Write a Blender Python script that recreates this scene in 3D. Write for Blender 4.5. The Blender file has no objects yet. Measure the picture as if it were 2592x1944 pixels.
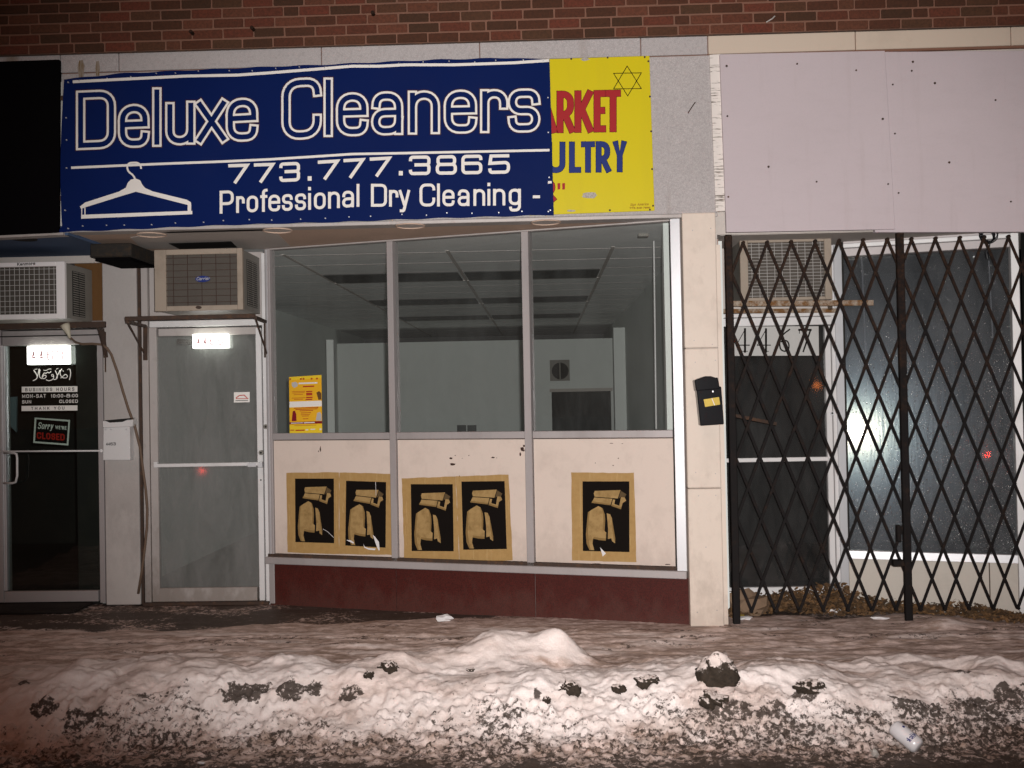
import bpy, bmesh, math, random
import numpy as np
from mathutils import Vector, Matrix

random.seed(7)
rng = np.random.default_rng(11)
SC = bpy.context.scene
COL = SC.collection
rad = math.radians

# ------------------------------------------------------------------ camera, sky, lamps, exposure
F_PX, CX, CY = 2600.0, 1296.0, 972.0
YAW, PITCH, ROLL = rad(-1.753), rad(0.819), rad(-1.079)
ZC = 1.478
fwd = np.array([math.sin(YAW) * math.cos(PITCH), math.cos(YAW) * math.cos(PITCH), math.sin(PITCH)])
rt0 = np.array([math.cos(YAW), -math.sin(YAW), 0.0])
up0 = np.cross(rt0, fwd)
RT = rt0 * math.cos(ROLL) + up0 * math.sin(ROLL)
UP = -rt0 * math.sin(ROLL) + up0 * math.cos(ROLL)

cd = bpy.data.cameras.new('camera')
cam = bpy.data.objects.new('camera', cd)
COL.objects.link(cam)
cd.sensor_width = 36.0
cd.lens = F_PX / 2592.0 * 36.0
cd.clip_start, cd.clip_end = 0.05, 400.0
M = Matrix(((RT[0], UP[0], -fwd[0], 0), (RT[1], UP[1], -fwd[1], 0), (RT[2], UP[2], -fwd[2], ZC), (0, 0, 0, 1)))
cam.matrix_world = M
SC.camera = cam

world = bpy.data.worlds.new('World')
SC.world = world
world.use_nodes = True
wn = world.node_tree
bg = wn.nodes['Background']
sky = wn.nodes.new('ShaderNodeTexSky')
sky.sky_type = 'NISHITA'
sky.sun_disc = False
sky.sun_elevation = rad(62)
sky.sun_rotation = rad(205)
tint = wn.nodes.new('ShaderNodeMix')
tint.data_type = 'RGBA'
tint.blend_type = 'MULTIPLY'
tint.inputs[0].default_value = 1.0
tint.inputs[7].default_value = (1.0, 0.42, 0.22, 1)     # city sky lit by sodium lamps
wn.links.new(sky.outputs[0], tint.inputs[6])
wn.links.new(tint.outputs[2], bg.inputs[0])
bg.inputs[1].default_value = 0.0075

sl = bpy.data.lights.new('street_glow', 'SUN')
sl.energy = 0.20
sl.angle = rad(25)
sl.color = (1.0, 0.53, 0.39)
so = bpy.data.objects.new('street_glow', sl)
COL.objects.link(so)
so.rotation_euler = (rad(38), 0, rad(-22))

fl = bpy.data.lights.new('camera_flash', 'SPOT')
fl.energy = 1700
fl.color = (1.0, 0.965, 0.945)
fl.spot_size = rad(79)
fl.spot_blend = 0.75
fl.shadow_soft_size = 0.018
fo = bpy.data.objects.new('camera_flash', fl)
COL.objects.link(fo)
fo.location = (0.05, 0.02, ZC + 0.06)
fo.scale = (1.0, 0.77, 1.0)                         # the flash throws a wide, low beam
fo.rotation_euler = Vector((0.045, 1.0, 0.06)).to_track_quat('-Z', 'Y').to_euler()

vs = SC.view_settings
vs.view_transform = 'Standard'
vs.look = 'None'
vs.exposure = 0.0
vs.gamma = 1.0
try:
    SC.cycles.max_bounces = 8
    SC.cycles.transparent_max_bounces = 16
    SC.cycles.caustics_reflective = False
    SC.cycles.caustics_refractive = False
    SC.cycles.sample_clamp_indirect = 8.0
except Exception:
    pass

# ------------------------------------------------------------------ pixels of the photograph to places
def ray(px, py):
    return (px - CX) * RT - (py - CY) * UP + F_PX * fwd

class Plane:
    """a vertical plane through (x, y) running along angle a; w counts towards the street"""
    def __init__(self, x, y, a=0.0):
        self.o = np.array([x, y, 0.0])
        self.t = np.array([math.cos(a), math.sin(a), 0.0])
        self.n = np.array([self.t[1], -self.t[0], 0.0])
    def pt(self, px, py, w=0.0):
        d = ray(px, py)
        c = np.array([0, 0, ZC])
        k = (self.n @ (self.o - c) + w) / (self.n @ d)
        return c + k * d
    def uv(self, px, py, w=0.0):
        p = self.pt(px, py, w)
        return float((p - self.o) @ self.t), float(p[2])
    def P(self, u, z, w=0.0):
        return self.o + self.t * u + self.n * w + np.array([0, 0, z])
    def z(self, px, py, w=0.0):
        return self.uv(px, py, w)[1]
    def u(self, px, py, w=0.0):
        return self.uv(px, py, w)[0]

def atz(px, py, z):
    d = ray(px, py)
    k = (z - ZC) / d[2]
    return np.array([0, 0, ZC]) + k * d

FA = Plane(0, 6.65)                      # the stone front
DP = Plane(0, 7.60)                      # doors at the back of the left recess
RD = Plane(0, 7.27)                      # door of the gated shop
GP = Plane(0, 6.69)                      # folding gate
_l = DP.pt(686, 1100, 0.04); _r = FA.pt(1729, 1090, -0.05)
WA = math.atan2(_r[1] - _l[1], _r[0] - _l[0])
WP = Plane(_l[0], _l[1], WA)             # slanted shop window
_r2 = Plane(0, 6.82).pt(2592, 1000)
RWA = rad(-16.6)
RW = Plane(_r2[0], _r2[1], RWA)          # slanted window of the gated shop
ZS = 2.63                                # underside of the sign band

# ------------------------------------------------------------------ objects
def tag(o, label=None, cat=None, group=None, kind=None):
    if label: o['label'] = label
    if cat: o['category'] = cat
    if group: o['group'] = group
    if kind: o['kind'] = kind
    return o

def empty(name, loc, label, cat, group=None):
    o = bpy.data.objects.new(name, None)
    COL.objects.link(o)
    o.location = [float(v) for v in loc]
    o.empty_display_size = 0.05
    return tag(o, label, cat, group)

WLOC = {}
def wloc(o):
    v = Vector((0, 0, 0))
    while o is not None:
        v += o.location
        o = o.parent
    return v

class MB:
    def __init__(self):
        self.v, self.f = [], []
    def add(self, vs, fs):
        k = len(self.v)
        self.v += [tuple(float(c) for c in p) for p in vs]
        self.f += [tuple(i + k for i in f) for f in fs]
        return self
    def hexa(self, p):                   # 8 points: back quad then front quad
        return self.add(p, [(0, 1, 2, 3), (4, 7, 6, 5), (0, 4, 5, 1), (1, 5, 6, 2), (2, 6, 7, 3), (3, 7, 4, 0)])
    def box(self, pl, u0, u1, z0, z1, w0, w1):
        c = [(u0, z0), (u1, z0), (u1, z1), (u0, z1)]
        return self.hexa([pl.P(u, z, w0) for u, z in c] + [pl.P(u, z, w1) for u, z in c])
    def bpx(self, pl, x0, y0, x1, y1, w0, w1):
        ym, xm = (y0 + y1) / 2, (x0 + x1) / 2
        return self.box(pl, pl.u(x0, ym, w1), pl.u(x1, ym, w1), pl.z(xm, y1, w1), pl.z(xm, y0, w1), w0, w1)
    def prism(self, pl, pts, w0, w1):    # polygon in pixels on the plane, extruded
        n = len(pts)
        q = [pl.uv(x, y, w1) for x, y in pts]
        vs = [pl.P(u, z, w0) for u, z in q] + [pl.P(u, z, w1) for u, z in q]
        fs = [tuple(range(n)), tuple(range(2 * n - 1, n - 1, -1))]
        fs += [(i, (i + 1) % n, (i + 1) % n + n, i + n) for i in range(n)]
        return self.add(vs, fs)
    def flat(self, pl, pts, w):
        return self.add([pl.pt(x, y, w) for x, y in pts], [tuple(range(len(pts)))])
    def wbox(self, x0, x1, y0, y1, z0, z1):
        c = [(x0, z0), (x1, z0), (x1, z1), (x0, z1)]
        return self.hexa([(x, y1, z) for x, z in c] + [(x, y0, z) for x, z in c])
    def tube(self, pts, r, n=8, cap=True):
        pts = [np.array(p, float) for p in pts]
        rs = r if isinstance(r, (list, tuple)) else [r] * len(pts)
        rings = []
        a = None
        for i, p in enumerate(pts):
            t = pts[min(i + 1, len(pts) - 1)] - pts[max(i - 1, 0)]
            t = t / (np.linalg.norm(t) + 1e-9)
            if a is None:
                a = np.cross(t, (0.31, 0.2, 0.93))
                if np.linalg.norm(a) < 1e-3: a = np.cross(t, (1, 0, 0))
            a = a - t * (a @ t); a = a / np.linalg.norm(a)
            b = np.cross(t, a)
            rings.append([p + rs[i] * (math.cos(2 * math.pi * k / n) * a + math.sin(2 * math.pi * k / n) * b) for k in range(n)])
        vs = [q for rg in rings for q in rg]
        fs = [(i * n + k, i * n + (k + 1) % n, (i + 1) * n + (k + 1) % n, (i + 1) * n + k) for i in range(len(pts) - 1) for k in range(n)]
        if cap:
            fs += [tuple(range(n)), tuple((len(pts) - 1) * n + k for k in range(n - 1, -1, -1))]
        return self.add(vs, fs)
    def bar(self, a, b, wd, th, nrm):    # flat bar from a to b, wd across, th along nrm
        a, b, nrm = np.array(a, float), np.array(b, float), np.array(nrm, float)
        t = (b - a) / np.linalg.norm(b - a)
        s = np.cross(t, nrm); s /= np.linalg.norm(s)
        s *= wd / 2; h = nrm * th / 2
        return self.hexa([a - s - h, b - s - h, b + s - h, a + s - h, a - s + h, b - s + h, b + s + h, a + s + h])
    def disc(self, pl, px, py, r, w0, w1, n=12, ry=None):
        u, z = pl.uv(px, py, w1)
        ry = ry or r
        q = [(u + r * math.cos(2 * math.pi * k / n), z + ry * math.sin(2 * math.pi * k / n)) for k in range(n)]
        vs = [pl.P(a, b, w0) for a, b in q] + [pl.P(a, b, w1) for a, b in q]
        fs = [tuple(range(n)), tuple(range(2 * n - 1, n - 1, -1))] + [(i, (i + 1) % n, (i + 1) % n + n, i + n) for i in range(n)]
        return self.add(vs, fs)
    def build(self, name, mat, parent=None, bevel=0.0, smooth=False, label=None, cat=None, group=None, kind=None, seg=1):
        me = bpy.data.meshes.new(name)
        off = np.array(wloc(parent)) if parent is not None else np.zeros(3)
        if parent is None and self.v:
            a = np.array(self.v)
            off = np.array([a[:, 0].mean(), a[:, 1].mean(), a[:, 2].min()])
        me.from_pydata([tuple(np.array(p) - off) for p in self.v], [], self.f)
        me.validate()
        bm = bmesh.new(); bm.from_mesh(me)
        bmesh.ops.recalc_face_normals(bm, faces=bm.faces)
        bm.to_mesh(me); bm.free()
        me.materials.append(mat)
        if smooth:
            for p in me.polygons: p.use_smooth = True
        o = bpy.data.objects.new(name, me)
        COL.objects.link(o)
        if parent is not None: o.parent = parent
        else: o.location = off
        if bevel > 0:
            b = o.modifiers.new('bevel', 'BEVEL'); b.width = bevel; b.segments = seg; b.limit_method = 'ANGLE'
        tag(o, label, cat, group, kind)
        return o

# ------------------------------------------------------------------ materials
def N(nt, t, **kw):
    n = nt.nodes.new(t)
    for k, v in kw.items(): setattr(n, k, v)
    return n

def mixc(nt, fac, a, b):
    m = N(nt, 'ShaderNodeMix', data_type='RGBA')
    for s, v in ((0, fac), (6, a), (7, b)):
        if isinstance(v, bpy.types.NodeSocket): nt.links.new(v, m.inputs[s])
        else: m.inputs[s].default_value = v if s == 0 else (*v, 1)
    return m.outputs[2]

def noise(nt, co, scale, detail=4, rough=0.6, stretch=None, dist=0.0):
    n = N(nt, 'ShaderNodeTexNoise')
    n.inputs['Scale'].default_value = scale
    n.inputs['Detail'].default_value = detail
    n.inputs['Roughness'].default_value = rough
    n.inputs['Distortion'].default_value = dist
    if stretch:
        m = N(nt, 'ShaderNodeMapping'); m.inputs['Scale'].default_value = stretch
        nt.links.new(co, m.inputs['Vector']); co = m.outputs[0]
    nt.links.new(co, n.inputs['Vector'])
    return n.outputs['Fac']

def ramp(nt, x, lo, hi):
    r = N(nt, 'ShaderNodeMapRange'); r.clamp = True
    r.inputs[1].default_value = lo; r.inputs[2].default_value = hi
    nt.links.new(x, r.inputs[0])
    return r.outputs[0]

def mul(nt, a, b, op='MULTIPLY'):
    m = N(nt, 'ShaderNodeMath', operation=op)
    for i, v in enumerate((a, b)):
        if isinstance(v, bpy.types.NodeSocket): nt.links.new(v, m.inputs[i])
        else: m.inputs[i].default_value = v
    return m.outputs[0]

def newmat(name):
    m = bpy.data.materials.new(name); m.use_nodes = True
    nt = m.node_tree
    b = nt.nodes['Principled BSDF']
    tc = N(nt, 'ShaderNodeTexCoord')
    g = N(nt, 'ShaderNodeNewGeometry')
    return m, nt, b, g.outputs['Position']

def bump(nt, b, h, strength, dist=0.01):
    n = N(nt, 'ShaderNodeBump'); n.inputs['Strength'].default_value = strength; n.inputs['Distance'].default_value = dist
    nt.links.new(h, n.inputs['Height']); nt.links.new(n.outputs[0], b.inputs['Normal'])

def plain(name, c, rough=0.6, metal=0.0, dirt=0.25, dirtc=(0.08, 0.065, 0.05), scale=3.0, grain=0.12, gscale=90, bmp=0.05, stretch=None, lo=0.5, hi=0.85, spec=0.18):
    m, nt, b, co = newmat(name)
    n1 = noise(nt, co, scale, 6, 0.65, stretch)
    n2 = noise(nt, co, gscale, 3, 0.7)
    c1 = mixc(nt, mul(nt, ramp(nt, n1, lo, hi), dirt), c, dirtc)
    dk = tuple(x * 0.72 for x in c)
    c2 = mixc(nt, mul(nt, ramp(nt, n2, 0.45, 0.75), grain), c1, dk)
    nt.links.new(c2, b.inputs['Base Color'])
    b.inputs['Roughness'].default_value = rough
    b.inputs['Metallic'].default_value = metal
    b.inputs['Specular IOR Level'].default_value = spec
    if bmp > 0: bump(nt, b, n2, bmp, 0.004)
    return m

def speckle(name, c, c2, sc=220, amt=0.6, rough=0.7, stains=0.0, stainc=(0.16, 0.10, 0.035)):
    m, nt, b, co = newmat(name)
    n1 = noise(nt, co, sc, 2, 0.5)
    n2 = noise(nt, co, sc * 0.31, 3, 0.6)
    n3 = noise(nt, co, 2.0, 4, 0.6)
    a = mixc(nt, mul(nt, ramp(nt, n1, 0.48, 0.62), amt), c, c2)
    a = mixc(nt, mul(nt, ramp(nt, n2, 0.5, 0.7), amt * 0.6), a, tuple(x * 0.6 for x in c))
    a = mixc(nt, mul(nt, ramp(nt, n3, 0.45, 0.8), 0.25), a, tuple(x * 0.65 for x in c))
    if stains:
        n4 = noise(nt, co, 1.9, 3, 0.5, (2.2, 1, 0.16))
        a = mixc(nt, mul(nt, ramp(nt, n4, 0.62, 0.74), stains), a, stainc)
    nt.links.new(a, b.inputs['Base Color'])
    b.inputs['Roughness'].default_value = rough
    b.inputs['Specular IOR Level'].default_value = 0.15
    bump(nt, b, n1, 0.15, 0.002)
    return m

def splash(m, c, z0, z1, amt):
    nt = m.node_tree; b = nt.nodes['Principled BSDF']
    src = b.inputs['Base Color'].links[0].from_socket
    g = N(nt, 'ShaderNodeNewGeometry'); sp = N(nt, 'ShaderNodeSeparateXYZ'); nt.links.new(g.outputs['Position'], sp.inputs[0])
    h = ramp(nt, sp.outputs[2], z1, z0)
    n = noise(nt, g.outputs['Position'], 9, 7, 0.72, (1, 1, .6))
    f = mul(nt, ramp(nt, mul(nt, n, mul(nt, h, .32), 'ADD'), .56, .80), amt)
    nt.links.new(mixc(nt, f, src, c), b.inputs['Base Color'])
    return m

def glass(name, rough=0.02, base=0.05, film=0.0, filmc=(0.5, 0.5, 0.5), tintc=(0.86, 0.92, 0.90), wet=False):
    m = bpy.data.materials.new(name); m.use_nodes = True
    nt = m.node_tree
    for n in list(nt.nodes):
        if n.type == 'BSDF_PRINCIPLED': nt.nodes.remove(n)
    out = [n for n in nt.nodes if n.type == 'OUTPUT_MATERIAL'][0]
    g = N(nt, 'ShaderNodeNewGeometry'); co = g.outputs['Position']
    tr = N(nt, 'ShaderNodeBsdfTransparent'); tr.inputs[0].default_value = (*tintc, 1)
    gl = N(nt, 'ShaderNodeBsdfGlossy'); gl.inputs['Roughness'].default_value = rough
    df = N(nt, 'ShaderNodeBsdfDiffuse'); df.inputs[0].default_value = (*filmc, 1)
    lw = N(nt, 'ShaderNodeLayerWeight'); lw.inputs[0].default_value = 0.5
    p5 = mul(nt, lw.outputs['Facing'], 5.0, 'POWER')
    fr = mul(nt, mul(nt, p5, 0.9), base, 'ADD')
    m1 = N(nt, 'ShaderNodeMixShader')
    sm = noise(nt, co, 3.0, 8, 0.70, (1.6, 1, 0.5), 0.4)
    fm = mul(nt, mul(nt, ramp(nt, sm, 0.33, 0.72), 1.1), film)
    fm = mul(nt, fm, film * 0.35, 'ADD')
    nt.links.new(fm, m1.inputs[0]); nt.links.new(tr.outputs[0], m1.inputs[1]); nt.links.new(df.outputs[0], m1.inputs[2])
    m2 = N(nt, 'ShaderNodeMixShader')
    nt.links.new(fr, m2.inputs[0]); nt.links.new(m1.outputs[0], m2.inputs[1]); nt.links.new(gl.outputs[0], m2.inputs[2])
    if wet:
        v = N(nt, 'ShaderNodeTexVoronoi'); v.inputs['Scale'].default_value = 105
        nt.links.new(co, v.inputs['Vector'])
        drop = ramp(nt, v.outputs['Distance'], 0.42, 0.0)
        sepc = N(nt, 'ShaderNodeSeparateColor'); nt.links.new(v.outputs['Color'], sepc.inputs[0])
        sepz = N(nt, 'ShaderNodeSeparateXYZ'); nt.links.new(co, sepz.inputs[0])
        low = ramp(nt, sepz.outputs[2], 2.1, 1.3)
        few = mul(nt, ramp(nt, mul(nt, sepc.outputs[0], mul(nt, low, 0.30), 'ADD'), 0.86, 0.90), 1.0)
        isdrop = mul(nt, few, ramp(nt, v.outputs['Distance'], 0.40, 0.30))
        bp = N(nt, 'ShaderNodeBump'); bp.inputs['Strength'].default_value = 1.0; bp.inputs['Distance'].default_value = 0.0016
        nt.links.new(drop, bp.inputs['Height'])
        gd_ = N(nt, 'ShaderNodeBsdfGlossy'); gd_.inputs['Roughness'].default_value = 0.13
        nt.links.new(bp.outputs[0], gd_.inputs['Normal'])
        md_ = N(nt, 'ShaderNodeMixShader')
        nt.links.new(mul(nt, isdrop, 0.30), md_.inputs[0]); nt.links.new(m1.outputs[0], md_.inputs[1]); nt.links.new(gd_.outputs[0], md_.inputs[2])
        # trickles give the sheet reflection its vertical grain
        n1 = noise(nt, co, 30, 3, 0.7, (1, 1, 0.10))
        b2 = N(nt, 'ShaderNodeBump'); b2.inputs['Strength'].default_value = 0.10; b2.inputs['Distance'].default_value = 0.004
        nt.links.new(n1, b2.inputs['Height'])
        prev = md_
        for rg_, fc_, cc_ in ((0.045, 0.006, (1, 1, 1)), (0.12, 0.0030, (1, .55, .42)), (0.16, 0.0036, (.55, 1, .55)), (0.21, 0.0046, (.42, .58, 1)), (0.36, 0.0036, (1, 1, 1))):
            g2 = N(nt, 'ShaderNodeBsdfGlossy'); g2.inputs['Roughness'].default_value = rg_; g2.inputs['Color'].default_value = (*cc_, 1)
            if rg_ > 0.1: nt.links.new(b2.outputs[0], g2.inputs['Normal'])
            m3 = N(nt, 'ShaderNodeMixShader'); m3.inputs[0].default_value = fc_
            nt.links.new(prev.outputs[0], m3.inputs[1]); nt.links.new(g2.outputs[0], m3.inputs[2])
            prev = m3
        nt.links.new(prev.outputs[0], out.inputs[0])
    else:
        nt.links.new(m2.outputs[0], out.inputs[0])
    return m

def emit(name, c, s):
    m, nt, b, co = newmat(name)
    b.inputs['Base Color'].default_value = (*c, 1)
    b.inputs['Emission Color'].default_value = (*c, 1)
    b.inputs['Emission Strength'].default_value = s
    return m

def brickmat():
    m, nt, b, co = newmat('fired_brick')
    oi = N(nt, 'ShaderNodeObjectInfo')
    r = N(nt, 'ShaderNodeValToRGB')
    e = r.color_ramp.elements
    e[0].position = 0.0; e[0].color = (0.095, 0.036, 0.022, 1)
    e[1].position = 1.0; e[1].color = (0.155, 0.055, 0.034, 1)
    for p, c in ((0.3, (0.066, 0.034, 0.021, 1)), (0.5, (0.150, 0.044, 0.028, 1)), (0.72, (0.088, 0.044, 0.026, 1))):
        x = e.new(p); x.color = c
    nt.links.new(oi.outputs['Random'], r.inputs[0])
    n1 = noise(nt, co, 60, 5, 0.7)
    a = mixc(nt, mul(nt, ramp(nt, n1, 0.4, 0.7), 0.55), r.outputs[0], (0.035, 0.022, 0.016))
    nt.links.new(a, b.inputs['Base Color'])
    b.inputs['Roughness'].default_value = 0.9
    b.inputs['Specular IOR Level'].default_value = 0.1
    bump(nt, b, n1, 0.5, 0.006)
    return m

def ironmat():
    m, nt, b, co = newmat('rusty_black_iron')
    n1 = noise(nt, co, 9, 5, 0.7)
    n2 = noise(nt, co, 60, 4, 0.7)
    sep = N(nt, 'ShaderNodeSeparateXYZ'); nt.links.new(co, sep.inputs[0])
    hi = ramp(nt, sep.outputs[2], 1.2, 2.4)
    f = mul(nt, ramp(nt, mul(nt, n1, mul(nt, hi, 0.22), 'ADD'), 0.52, 0.75), ramp(nt, n2, 0.35, 0.6))
    a = mixc(nt, f, (0.0075, 0.006, 0.006), (0.036, 0.017, 0.009))
    nt.links.new(a, b.inputs['Base Color'])
    b.inputs['Roughness'].default_value = 0.7
    b.inputs['Specular IOR Level'].default_value = 0.15
    bump(nt, b, n2, 0.4, 0.003)
    return m

def rustmat(name, c, r1, lo=0.42, hi=0.6):
    m, nt, b, co = newmat(name)
    n1 = noise(nt, co, 14, 6, 0.75)
    n2 = noise(nt, co, 70, 3, 0.7)
    a = mixc(nt, ramp(nt, n1, lo, hi), c, r1)
    a = mixc(nt, mul(nt, ramp(nt, n2, 0.5, 0.7), 0.5), a, (0.05, 0.028, 0.015))
    nt.links.new(a, b.inputs['Base Color'])
    b.inputs['Roughness'].default_value = 0.8
    bump(nt, b, n2, 0.4, 0.004)
    return m

def papermat():
    m, nt, b, co = newmat('kraft_paper')
    n1 = noise(nt, co, 30, 5, 0.7)
    n2 = noise(nt, co, 6, 4, 0.6, (6, 1, 0.5))
    a = mixc(nt, mul(nt, ramp(nt, n1, 0.4, 0.7), 0.5), (0.40, 0.245, 0.085), (0.30, 0.17, 0.05))
    a = mixc(nt, mul(nt, ramp(nt, n2, 0.55, 0.75), 0.45), a, (0.50, 0.34, 0.15))
    nt.links.new(a, b.inputs['Base Color'])
    b.inputs['Roughness'].default_value = 0.75
    bump(nt, b, n2, 0.4, 0.004)
    return m

def boardmat():
    m, nt, b, co = newmat('painted_plywood')
    n1 = noise(nt, co, 0.9, 5, 0.6)
    n2 = noise(nt, co, 5, 5, 0.7, (1, 1, 3))
    n3 = noise(nt, co, 160, 2, 0.5)
    a = mixc(nt, mul(nt, ramp(nt, n1, 0.35, 0.7), 0.35), (0.515, 0.445, 0.465), (0.44, 0.38, 0.395))
    a = mixc(nt, mul(nt, ramp(nt, n2, 0.5, 0.8), 0.22), a, (0.40, 0.34, 0.35))
    a = mixc(nt, mul(nt, ramp(nt, n3, 0.5, 0.75), 0.10), a, (0.30, 0.26, 0.26))
    n4 = noise(nt, co, 3.2, 5, 0.65, (2.6, 1, 0.22))
    a = mixc(nt, mul(nt, ramp(nt, n4, 0.55, 0.72), 0.22), a, (0.36, 0.29, 0.28))
    nt.links.new(a, b.inputs['Base Color'])
    b.inputs['Roughness'].default_value = 0.7
    return m

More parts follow.
